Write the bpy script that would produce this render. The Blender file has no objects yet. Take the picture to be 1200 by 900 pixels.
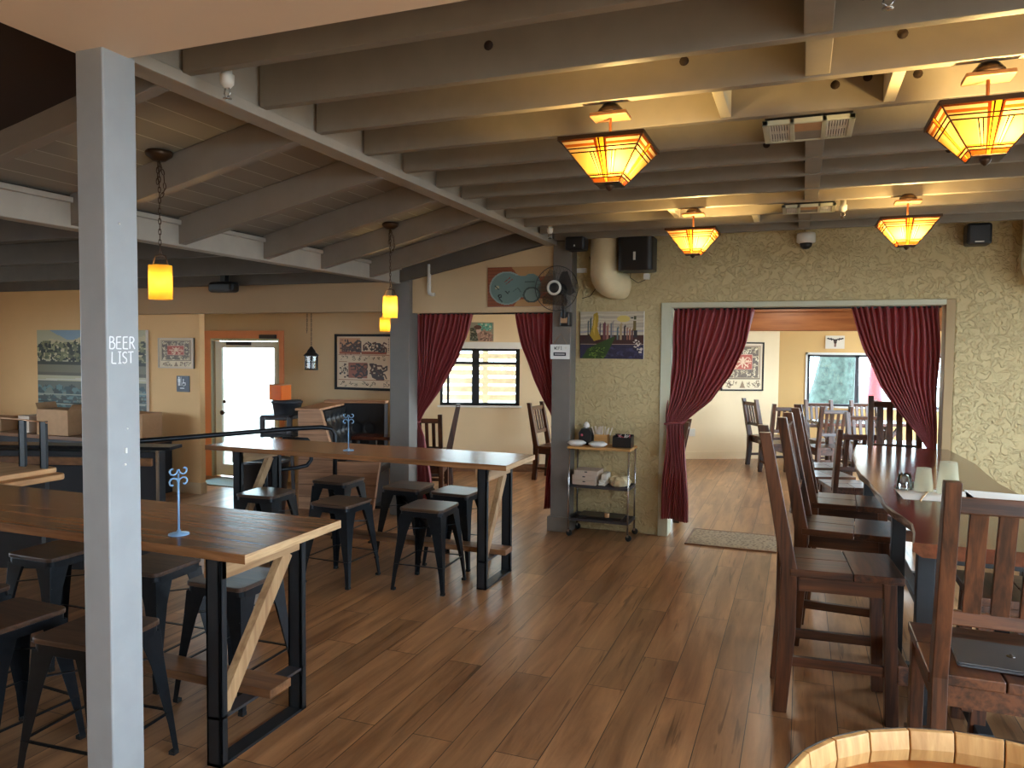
import bpy, math, random
import numpy as np
from mathutils import Vector, Matrix
random.seed(7)
C = bpy.context.scene.collection
R = math.radians
PI = math.pi

# ------------------------------------------------------------------ camera
YAW, PITCH, ROLL, FPX, CAMH = R(20.95), R(2.66), R(0.54), 885.0, 1.70
fw = Vector((-math.sin(YAW)*math.cos(PITCH), math.cos(YAW)*math.cos(PITCH), -math.sin(PITCH)))
rt = Vector((math.cos(YAW), math.sin(YAW), 0)); up = rt.cross(fw)
rt2 = rt*math.cos(ROLL)+up*math.sin(ROLL); up2 = -rt*math.sin(ROLL)+up*math.cos(ROLL)
cd = bpy.data.cameras.new('camera'); cam = bpy.data.objects.new('camera', cd); C.objects.link(cam)
cam.matrix_world = Matrix(((rt2.x, up2.x, -fw.x, 0), (rt2.y, up2.y, -fw.y, 0), (rt2.z, up2.z, -fw.z, CAMH), (0, 0, 0, 1)))
cd.sensor_width = 36; cd.lens = FPX/1200*36; cd.clip_start = 0.02; cd.clip_end = 200
sc = bpy.context.scene; sc.camera = cam

# ------------------------------------------------------------------ exposure, world, daylight
vs = sc.view_settings
vs.view_transform = 'Standard'; vs.look = 'None'; vs.gamma = 1; vs.use_curve_mapping = False
vs.exposure = 0.12
SKY = 17.0
w = bpy.data.worlds.new('world'); sc.world = w; w.use_nodes = True
w.node_tree.nodes['Background'].inputs[0].default_value = (0.70, 0.86, 1.0, 1)
w.node_tree.nodes['Background'].inputs[1].default_value = SKY
sc.cycles.use_denoising = True
sc.cycles.max_bounces = 8; sc.cycles.diffuse_bounces = 5; sc.cycles.glossy_bounces = 3
sc.cycles.transmission_bounces = 6; sc.cycles.transparent_max_bounces = 8
sc.cycles.sample_clamp_indirect = 6.0
sc.cycles.caustics_reflective = False; sc.cycles.caustics_refractive = False

def portal(loc, size, direction):
    # daylight portal: guides sky light through an opening, gives off nothing itself
    l = bpy.data.lights.new('daylight_portal', 'AREA'); l.shape = 'RECTANGLE'; l.size, l.size_y = size
    l.cycles.is_portal = True
    o = bpy.data.objects.new('daylight_portal', l); C.objects.link(o); o.location = loc
    o.rotation_euler = Vector(direction).to_track_quat('-Z', 'Z').to_euler()
portal((-6.64, 7.95, 0.9), (1.1, 1.8), (0, -1, 0))            # glazed door
portal((-4.20, 9.80, 1.30), (1.2, 0.9), (math.sin(R(21)), -math.cos(R(21)), 0))
portal((1.0, 12.85, 1.25), (2.0, 0.9), (0, -1, 0))
portal((2.76, 10.2, 1.3), (5.6, 2.1), (-1, 0, 0))
portal((-10.36, 1.8, 1.45), (5.6, 1.1), (1, 0, 0))
portal((-2.78, 10.18, 1.1), (0.65, 2.0), (math.sin(R(21)), -math.cos(R(21)), 0))
portal((2.76, 5.1, 1.55), (1.8, 1.6), (-1, 0, 0))
portal((2.76, -0.1, 1.45), (4.6, 2.3), (-1, 0, 0))

# ------------------------------------------------------------------ materials
def lin(c): return tuple(((v/12.92) if v <= 0.04045 else ((v+0.055)/1.055)**2.4) for v in c)
def hx(s): return lin(tuple(int(s[i:i+2], 16)/255 for i in (0, 2, 4)))
M = {}
def base(name):
    m = bpy.data.materials.new(name); m.use_nodes = True; M[name] = m
    return m, m.node_tree, m.node_tree.nodes['Principled BSDF']
def mat(name, col, rough=0.6, metal=0.0, var=0.0, bump=0.0, scale=20.0, spec=0.5, **kw):
    m, nt, b = base(name); col = hx(col) if isinstance(col, str) else col
    b.inputs['Base Color'].default_value = (*col, 1); b.inputs['Roughness'].default_value = rough
    b.inputs['Metallic'].default_value = metal; b.inputs['Specular IOR Level'].default_value = spec
    for k, v in kw.items(): b.inputs[k.replace('_', ' ')].default_value = v
    if var or bump:
        tc = nt.nodes.new('ShaderNodeTexCoord'); n = nt.nodes.new('ShaderNodeTexNoise')
        n.inputs['Scale'].default_value = scale; n.inputs['Detail'].default_value = 5
        nt.links.new(tc.outputs['Object'], n.inputs['Vector'])
        if var:
            r = nt.nodes.new('ShaderNodeValToRGB')
            r.color_ramp.elements[0].position = 0.3; r.color_ramp.elements[1].position = 0.7
            r.color_ramp.elements[0].color = (*[c*(1-var) for c in col], 1)
            r.color_ramp.elements[1].color = (*[min(1, c*(1+var)) for c in col], 1)
            nt.links.new(n.outputs['Fac'], r.inputs['Fac']); nt.links.new(r.outputs['Color'], b.inputs['Base Color'])
        if bump:
            bp = nt.nodes.new('ShaderNodeBump'); bp.inputs['Strength'].default_value = bump; bp.inputs['Distance'].default_value = 0.01
            nt.links.new(n.outputs['Fac'], bp.inputs['Height']); nt.links.new(bp.outputs['Normal'], b.inputs['Normal'])
    return m
def wood(name, c1, c2, axis=0, scale=6.0, rough=0.4, contrast=1.0, bump=0.15, coat=0.0):
    m, nt, b = base(name); c1, c2 = hx(c1), hx(c2)
    tc = nt.nodes.new('ShaderNodeTexCoord'); mp = nt.nodes.new('ShaderNodeMapping')
    oi = nt.nodes.new('ShaderNodeObjectInfo'); ad = nt.nodes.new('ShaderNodeVectorMath'); ad.operation = 'ADD'
    s = [scale*2.2]*3; s[axis] = scale*0.16; mp.inputs['Scale'].default_value = s
    cb = nt.nodes.new('ShaderNodeCombineXYZ'); ml = nt.nodes.new('ShaderNodeMath'); ml.operation = 'MULTIPLY'; ml.inputs[1].default_value = 37.0
    nt.links.new(oi.outputs['Random'], ml.inputs[0])
    for i in range(3): nt.links.new(ml.outputs[0], cb.inputs[i])
    nt.links.new(tc.outputs['Object'], mp.inputs['Vector']); nt.links.new(mp.outputs['Vector'], ad.inputs[0]); nt.links.new(cb.outputs[0], ad.inputs[1])
    n = nt.nodes.new('ShaderNodeTexNoise'); n.inputs['Scale'].default_value = 1.0; n.inputs['Detail'].default_value = 7; n.inputs['Roughness'].default_value = 0.62; n.inputs['Distortion'].default_value = 0.9
    wv = nt.nodes.new('ShaderNodeTexNoise'); wv.inputs['Scale'].default_value = 4.5; wv.inputs['Detail'].default_value = 3
    nt.links.new(ad.outputs[0], n.inputs['Vector']); nt.links.new(ad.outputs[0], wv.inputs['Vector'])
    mx = nt.nodes.new('ShaderNodeMath'); mx.operation = 'MULTIPLY_ADD'; mx.inputs[1].default_value = 0.35
    nt.links.new(wv.outputs['Fac'], mx.inputs[0]); nt.links.new(n.outputs['Fac'], mx.inputs[2])
    r = nt.nodes.new('ShaderNodeValToRGB'); d = 0.16/contrast
    r.color_ramp.elements[0].position = 0.67-d; r.color_ramp.elements[1].position = 0.67+d
    r.color_ramp.elements[0].color = (*c1, 1); r.color_ramp.elements[1].color = (*c2, 1)
    nt.links.new(mx.outputs[0], r.inputs['Fac']); nt.links.new(r.outputs['Color'], b.inputs['Base Color'])
    b.inputs['Roughness'].default_value = rough; b.inputs['Coat Weight'].default_value = coat; b.inputs['Coat Roughness'].default_value = 0.15
    bp = nt.nodes.new('ShaderNodeBump'); bp.inputs['Strength'].default_value = bump; bp.inputs['Distance'].default_value = 0.004
    nt.links.new(mx.outputs[0], bp.inputs['Height']); nt.links.new(bp.outputs['Normal'], b.inputs['Normal'])
    return m
mat('joist_paint', '837a6e', 0.55, var=0.06, bump=0.15, scale=9)
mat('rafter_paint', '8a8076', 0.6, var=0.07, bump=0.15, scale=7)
mat('edge_paint', 'a49c90', 0.6, var=0.05, scale=8)
mat('ceiling_paint', 'd0c5a8', 0.75, var=0.04, scale=3)
mat('soffit_paint', 'efdac2', 0.7, var=0.03, scale=2)
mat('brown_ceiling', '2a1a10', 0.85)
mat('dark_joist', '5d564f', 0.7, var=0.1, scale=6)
mat('post_paint', '9ca1a4', 0.5, var=0.04, bump=0.2, scale=12)
mat('grey_post_paint', '6f6962', 0.5, var=0.05, bump=0.1, scale=10)
mat('cream_wall', 'e0b680', 0.8, var=0.03, scale=2)
mat('taupe_wall', 'cdb18a', 0.8, var=0.03, scale=2)
mat('header_shaded', 'b0926f', 0.8, var=0.03, scale=2)  # darker than taupe_wall: the header's shade is put into the colour
mat('porch_wall', 'e6cfa8', 0.8, var=0.03, scale=2)
mat('porch_wall_sidelit', 'e0b97c', 0.8, var=0.03, scale=2)  # light from the side is put into this more orange wall colour
mat('trim_paint', 'c2c1a8', 0.55, var=0.03, scale=5)
mat('jamb_shaded', 'a48a62', 0.6, var=0.04, scale=5)
mat('white_paint', 'e8e8e2', 0.5)
mat('orange_paint', 'e8986c', 0.6, var=0.04, scale=3)
mat('black_metal', '22272d', 0.28, 0.6, var=0.15, scale=30)
mat('leg_steel', '23262a', 0.5, 0.3, var=0.1, scale=14)
mat('grey_steel', '55555a', 0.45, 0.7, var=0.1, scale=10)
mat('black_plastic', '17171a', 0.4)
mat('frame_black', '121214', 0.6, spec=0.25)
mat('black_vinyl', '16181c', 0.42, var=0.1, bump=0.25, scale=40)
mat('dark_panel', '20242b', 0.5, var=0.1, scale=8)
mat('chrome', 'b8b8b8', 0.25, 0.9)
mat('bronze', '4a3524', 0.45, 0.7)
mat('copper', 'b08058', 0.4, 0.5)
mat('paper', 'e6e2dc', 0.8)
mat('white_plastic', 'dcd8ce', 0.45)
mat('duct_paint', 'd9c79e', 0.6, var=0.05, bump=0.35, scale=14)
mat('cardboard', 'b08a66', 0.85, var=0.06, scale=18)
mat('box_white', 'c9b8a6', 0.8, var=0.03, scale=10)
mat('foil', 'd9c9a0', 0.5, var=0.15, bump=0.6, scale=30)
mat('blue_paint', '7fa6cc', 0.4, 0.2)
mat('laptop_grey', '5d5f63', 0.4, 0.6)
mat('logo_black', '0c0c0e', 0.25)
mat('rubber', '141414', 0.8)
mat('slat_wood_out', 'ece0d6', 0.8, var=0.2, scale=6)
mat('out_white', 'e6e6e0', 0.8)
mat('bark', '3f4a44', 0.95, var=0.45, bump=1.0, scale=9)
mat('red_fabric', 'b8505c', 0.8)
mat('ground_out', '77736a', 0.9, var=0.1, scale=1)
mat('leaf_out', '5f7a58', 0.9, var=0.4, scale=3)
mat('lettering', 'f4f6f8', 0.6)
mat('ink', '20242c', 0.6)
mat('sign_blue', '28303e', 0.5)
mat('straw_white', 'dccfc0', 0.7)
mat('hoop', '5b5752', 0.5, 0.7, var=0.2, scale=20)
mat('blind_white', 'cfd6d4', 0.6)
mat('drape_out', '9db4bc', 0.8)
wood('bar_top', '6a452a', '9c6e48', 0, 6, 0.25, 0.9, 0.18, 0.1)
wood('bar_edge', 'a5815a', 'd0ae82', 1, 14, 0.6)
wood('brace_wood', '8d6a48', 'b8956c', 2, 6, 0.6)
wood('beam_wood_y', '8d6a48', 'b8956c', 1, 6, 0.6)
wood('foot_wood', '5f4029', '8c6241', 0, 6, 0.5)
wood('stool_wood', '37271e', '5a4232', 0, 8, 0.34, 1, 0.15)
wood('chair_x', '25120a', '5a331d', 0, 8, 0.36, 1.2, 0.25, 0.1)
wood('chair_y', '25120a', '5a331d', 1, 8, 0.36, 1.2, 0.25, 0.1)
wood('chair_z', '25120a', '5a331d', 2, 8, 0.36, 1.2, 0.25, 0.1)
wood('slab_wood', '3a1a10', '673322', 1, 3.5, 0.16, 0.9, 0.08, 0.35)
wood('slab_edge', '5a4030', '8f7558', 1, 10, 0.45, 1.2, 0.5)
wood('booth_wood', 'a0765a', 'cf9f7c', 0, 5, 0.5)
wood('tray_wood', 'b98455', 'e0b07c', 1, 6, 0.5)
wood('cart_top', 'b08048', 'cf9f62', 0, 8, 0.5)
wood('orange_wood', '7a4320', 'a5683a', 0, 4, 0.45)
wood('barrel_stave', 'ad7f49', 'd2a76c', 2, 9, 0.5)
wood('barrel_head', 'b06c30', 'd8995a', 0, 5, 0.4)
def cloth(name, c1, trans):
    m, nt, b = base(name); c = hx(c1)
    b.inputs['Base Color'].default_value = (*c, 1); b.inputs['Roughness'].default_value = 0.5
    b.inputs['Sheen Weight'].default_value = 0.3
    t = nt.nodes.new('ShaderNodeBsdfTranslucent'); t.inputs['Color'].default_value = (*[min(1, v*2.0) for v in c], 1)
    mx = nt.nodes.new('ShaderNodeMixShader'); mx.inputs[0].default_value = trans
    out = nt.nodes['Material Output']
    nt.links.new(b.outputs[0], mx.inputs[1]); nt.links.new(t.outputs[0], mx.inputs[2]); nt.links.new(mx.outputs[0], out.inputs[0])
    return m
cloth('curtain_red', '8e3437', 0.3)
def glassmat(name, col, alpha, rough=0.03):
    m, nt, b = base(name)
    tr = nt.nodes.new('ShaderNodeBsdfTransparent'); tr.inputs[0].default_value = (*col, 1)
    gl = nt.nodes.new('ShaderNodeBsdfGlossy'); gl.inputs['Roughness'].default_value = rough
    fr = nt.nodes.new('ShaderNodeFresnel'); fr.inputs[0].default_value = 1.45
    ad = nt.nodes.new('ShaderNodeMath'); ad.operation = 'ADD'; ad.inputs[1].default_value = alpha
    mx = nt.nodes.new('ShaderNodeMixShader'); nt.links.new(fr.outputs[0], ad.inputs[0]); nt.links.new(ad.outputs[0], mx.inputs[0])
    nt.links.new(tr.outputs[0], mx.inputs[1]); nt.links.new(gl.outputs[0], mx.inputs[2])
    nt.links.new(mx.outputs[0], nt.nodes['Material Output'].inputs[0]); return m
glassmat('pane_glass', (0.93, 0.98, 0.97), 0.0)
glassmat('cup_glass', (0.90, 0.92, 0.90), 0.07)
glassmat('fan_blade', (0.30, 0.30, 0.32), 0.05, 0.2)
def plain_frost(name, col):
    m, nt, b = base(name)
    t = nt.nodes.new('ShaderNodeBsdfTranslucent'); t.inputs[0].default_value = (*col, 1)
    d = nt.nodes.new('ShaderNodeBsdfTransparent')
    mx = nt.nodes.new('ShaderNodeMixShader'); mx.inputs[0].default_value = 0.35
    df = nt.nodes.new('ShaderNodeBsdfDiffuse'); df.inputs[0].default_value = (*col, 1)
    m2 = nt.nodes.new('ShaderNodeMixShader'); m2.inputs[0].default_value = 0.5
    nt.links.new(t.outputs[0], m2.inputs[1]); nt.links.new(df.outputs[0], m2.inputs[2])
    nt.links.new(d.outputs[0], mx.inputs[1]); nt.links.new(m2.outputs[0], mx.inputs[2])
    nt.links.new(mx.outputs[0], nt.nodes['Material Output'].inputs[0])
plain_frost('frosted_cup', (0.75, 0.72, 0.55))
def attr_mat(name, trans=None, rough=0.6):
    m, nt, b = base(name)
    a = nt.nodes.new('ShaderNodeAttribute'); a.attribute_name = 'paint'
    nt.links.new(a.outputs['Color'], b.inputs['Base Color']); b.inputs['Roughness'].default_value = rough
    if trans:
        t = nt.nodes.new('ShaderNodeBsdfTranslucent'); dn = nt.nodes.new('ShaderNodeVectorMath'); dn.operation = 'SCALE'; dn.inputs[3].default_value = 0.20
        nt.links.new(a.outputs['Color'], dn.inputs[0]); nt.links.new(dn.outputs[0], t.inputs[0])
        mx = nt.nodes.new('ShaderNodeMixShader'); mx.inputs[0].default_value = trans
        nt.links.new(b.outputs[0], mx.inputs[1]); nt.links.new(t.outputs[0], mx.inputs[2]); nt.links.new(mx.outputs[0], nt.nodes['Material Output'].inputs[0])
    return m
attr_mat('painted', rough=0.55); attr_mat('stained_glass', 0.85, 0.2)
def amber():
    m, nt, b = base('amber_glass')
    tc = nt.nodes.new('ShaderNodeTexCoord'); n = nt.nodes.new('ShaderNodeTexNoise'); n.inputs['Scale'].default_value = 14
    r = nt.nodes.new('ShaderNodeValToRGB'); r.color_ramp.elements[0].color = (0.80, 0.36, 0.03, 1); r.color_ramp.elements[1].color = (0.95, 0.62, 0.10, 1)
    nt.links.new(tc.outputs['Object'], n.inputs['Vector']); nt.links.new(n.outputs['Fac'], r.inputs['Fac'])
    t = nt.nodes.new('ShaderNodeBsdfTranslucent'); dn = nt.nodes.new('ShaderNodeVectorMath'); dn.operation = 'SCALE'; dn.inputs[3].default_value = 0.16
    nt.links.new(r.outputs[0], dn.inputs[0]); nt.links.new(dn.outputs[0], t.inputs[0]); nt.links.new(r.outputs[0], b.inputs['Base Color'])
    mx = nt.nodes.new('ShaderNodeMixShader'); mx.inputs[0].default_value = 0.85
    nt.links.new(b.outputs[0], mx.inputs[1]); nt.links.new(t.outputs[0], mx.inputs[2]); nt.links.new(mx.outputs[0], nt.nodes['Material Output'].inputs[0])
amber()
def orange_shade():
    m, nt, b = base('orange_plastic'); c = (0.95, 0.30, 0.02, 1)
    b.inputs['Base Color'].default_value = c
    t = nt.nodes.new('ShaderNodeBsdfTranslucent'); t.inputs[0].default_value = c
    mx = nt.nodes.new('ShaderNodeMixShader'); mx.inputs[0].default_value = 0.6
    nt.links.new(b.outputs[0], mx.inputs[1]); nt.links.new(t.outputs[0], mx.inputs[2]); nt.links.new(mx.outputs[0], nt.nodes['Material Output'].inputs[0])
orange_shade()
def stucco():
    m, nt, b = base('stucco'); b.inputs['Roughness'].default_value = 0.85
    b.inputs['Base Color'].default_value = (*hx('c4b184'), 1)
    tc = nt.nodes.new('ShaderNodeTexCoord')
    n = nt.nodes.new('ShaderNodeTexNoise'); n.inputs['Scale'].default_value = 17; n.inputs['Detail'].default_value = 4; n.inputs['Distortion'].default_value = 1.3
    r = nt.nodes.new('ShaderNodeValToRGB'); r.color_ramp.elements[0].position = 0.47; r.color_ramp.elements[1].position = 0.58
    n2 = nt.nodes.new('ShaderNodeTexNoise'); n2.inputs['Scale'].default_value = 60; n2.inputs['Detail'].default_value = 3
    ma = nt.nodes.new('ShaderNodeMath'); ma.operation = 'MULTIPLY_ADD'; ma.inputs[1].default_value = 0.35
    bp = nt.nodes.new('ShaderNodeBump'); bp.inputs['Strength'].default_value = 0.8; bp.inputs['Distance'].default_value = 0.012
    for x in (n, n2): nt.links.new(tc.outputs['Object'], x.inputs['Vector'])
    nt.links.new(n.outputs['Fac'], r.inputs['Fac']); nt.links.new(n2.outputs['Fac'], ma.inputs[0]); nt.links.new(r.outputs['Color'], ma.inputs[2])
    nt.links.new(ma.outputs[0], bp.inputs['Height']); nt.links.new(bp.outputs['Normal'], b.inputs['Normal'])
stucco()
def floor_mat():
    m, nt, b = base('floor_planks')
    tc = nt.nodes.new('ShaderNodeTexCoord'); mp = nt.nodes.new('ShaderNodeMapping'); mp.inputs['Rotation'].default_value = (0, 0, R(90))
    nt.links.new(tc.outputs['Object'], mp.inputs['Vector'])
    br = nt.nodes.new('ShaderNodeTexBrick'); br.offset = 0.37; br.offset_frequency = 2
    br.inputs['Color1'].default_value = (0.0, 0.0, 0.0, 1); br.inputs['Color2'].default_value = (1, 1, 1, 1); br.inputs['Mortar'].default_value = (0.5, 0.5, 0.5, 1)
    br.inputs['Scale'].default_value = 1.0; br.inputs['Mortar Size'].default_value = 0.0022; br.inputs['Mortar Smooth'].default_value = 0.3
    br.inputs['Brick Width'].default_value = 1.22; br.inputs['Row Height'].default_value = 0.195
    nt.links.new(mp.outputs[0], br.inputs['Vector'])
    # per plank tone shifts the grain coordinates
    sp = nt.nodes.new('ShaderNodeVectorMath'); sp.operation = 'MULTIPLY_ADD'; sp.inputs[1].default_value = (9, 9, 9)
    nt.links.new(br.outputs['Color'], sp.inputs[0]); nt.links.new(tc.outputs['Object'], sp.inputs[2])
    mp2 = nt.nodes.new('ShaderNodeMapping'); mp2.inputs['Scale'].default_value = (11, 1.1, 1); nt.links.new(sp.outputs[0], mp2.inputs[0])
    n = nt.nodes.new('ShaderNodeTexNoise'); n.inputs['Scale'].default_value = 1.0; n.inputs['Detail'].default_value = 9; n.inputs['Roughness'].default_value = 0.62; n.inputs['Distortion'].default_value = 0.5
    nt.links.new(mp2.outputs[0], n.inputs['Vector'])
    r = nt.nodes.new('ShaderNodeValToRGB'); e = r.color_ramp.elements
    e[0].position = 0.22; e[0].color = (*hx('643f27'), 1); e[1].position = 0.86; e[1].color = (*hx('cc9a6c'), 1)
    nt.links.new(n.outputs['Fac'], r.inputs['Fac'])
    mp3 = nt.nodes.new('ShaderNodeMapping'); mp3.inputs['Scale'].default_value = (38, 1.7, 1); nt.links.new(sp.outputs[0], mp3.inputs[0])
    n3 = nt.nodes.new('ShaderNodeTexNoise'); n3.inputs['Scale'].default_value = 1.0; n3.inputs['Detail'].default_value = 3; n3.inputs['Distortion'].default_value = 0.6
    nt.links.new(mp3.outputs[0], n3.inputs['Vector'])
    k3 = nt.nodes.new('ShaderNodeValToRGB'); k3.color_ramp.elements[0].position = 0.63; k3.color_ramp.elements[1].position = 0.70
    k3.color_ramp.elements[0].color = (1, 1, 1, 1); k3.color_ramp.elements[1].color = (0.5, 0.45, 0.4, 1)
    nt.links.new(n3.outputs['Fac'], k3.inputs[0])
    ck = nt.nodes.new('ShaderNodeMix'); ck.data_type = 'RGBA'; ck.blend_type = 'MULTIPLY'; ck.inputs[0].default_value = 1
    nt.links.new(r.outputs[0], ck.inputs[6]); nt.links.new(k3.outputs[0], ck.inputs[7]); r = ck
    tone = nt.nodes.new('ShaderNodeMapRange'); tone.inputs[3].default_value = 0.80; tone.inputs[4].default_value = 1.15
    nt.links.new(br.outputs['Color'], tone.inputs[0])
    mu = nt.nodes.new('ShaderNodeMix'); mu.data_type = 'RGBA'; mu.blend_type = 'MULTIPLY'; mu.inputs[0].default_value = 1
    nt.links.new(r.outputs[2], mu.inputs[6]); nt.links.new(tone.outputs[0], mu.inputs[7])
    gm = nt.nodes.new('ShaderNodeMix'); gm.data_type = 'RGBA'; gm.inputs[7].default_value = (*hx('1d120b'), 1)
    nt.links.new(br.outputs['Fac'], gm.inputs[0]); nt.links.new(mu.outputs[2], gm.inputs[6])
    nt.links.new(gm.outputs[2], b.inputs['Base Color'])
    b.inputs['Roughness'].default_value = 0.29
    rr = nt.nodes.new('ShaderNodeMapRange'); rr.inputs[3].default_value = 0.18; rr.inputs[4].default_value = 0.34
    nt.links.new(n.outputs['Fac'], rr.inputs[0]); nt.nodes.remove(rr)
    ma = nt.nodes.new('ShaderNodeMath'); ma.operation = 'MULTIPLY_ADD'; ma.inputs[1].default_value = -3.0
    nt.links.new(br.outputs['Fac'], ma.inputs[0]); nt.links.new(n.outputs['Fac'], ma.inputs[2])
    bp = nt.nodes.new('ShaderNodeBump'); bp.inputs['Strength'].default_value = 0.12; bp.inputs['Distance'].default_value = 0.004
    nt.links.new(ma.outputs[0], bp.inputs['Height']); nt.links.new(bp.outputs['Normal'], b.inputs['Normal'])
floor_mat()
def board_mat():
    m, nt, b = base('ceiling_boards'); b.inputs['Roughness'].default_value = 0.65
    tc = nt.nodes.new('ShaderNodeTexCoord'); mp = nt.nodes.new('ShaderNodeMapping'); mp.inputs['Rotation'].default_value = (0, 0, R(90))
    nt.links.new(tc.outputs['Object'], mp.inputs[0])
    br = nt.nodes.new('ShaderNodeTexBrick'); br.inputs['Color1'].default_value = (*hx('8b847a'), 1); br.inputs['Color2'].default_value = (*hx('989186'), 1)
    br.inputs['Mortar'].default_value = (*hx('c0b9ac'), 1); br.inputs['Scale'].default_value = 1; br.inputs['Mortar Size'].default_value = 0.003
    br.inputs['Brick Width'].default_value = 30; br.inputs['Row Height'].default_value = 0.14
    nt.links.new(mp.outputs[0], br.inputs['Vector']); nt.links.new(br.outputs['Color'], b.inputs['Base Color'])
    bp = nt.nodes.new('ShaderNodeBump'); bp.invert = True; bp.inputs['Strength'].default_value = 0.5; bp.inputs['Distance'].default_value = 0.004
    nt.links.new(br.outputs['Fac'], bp.inputs['Height']); nt.links.new(bp.outputs['Normal'], b.inputs['Normal'])
board_mat()
def rug_mat():
    m, nt, b = base('rug_weave'); b.inputs['Roughness'].default_value = 0.95
    tc = nt.nodes.new('ShaderNodeTexCoord'); v = nt.nodes.new('ShaderNodeTexVoronoi'); v.inputs['Scale'].default_value = 38
    r = nt.nodes.new('ShaderNodeValToRGB'); r.color_ramp.elements[0].position = 0.15; r.color_ramp.elements[1].position = 0.6
    r.color_ramp.elements[0].color = (*hx('6a5844'), 1); r.color_ramp.elements[1].color = (*hx('a08c70'), 1)
    nt.links.new(tc.outputs['Object'], v.inputs['Vector']); nt.links.new(v.outputs['Distance'], r.inputs[0]); nt.links.new(r.outputs[0], b.inputs['Base Color'])
rug_mat()

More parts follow.
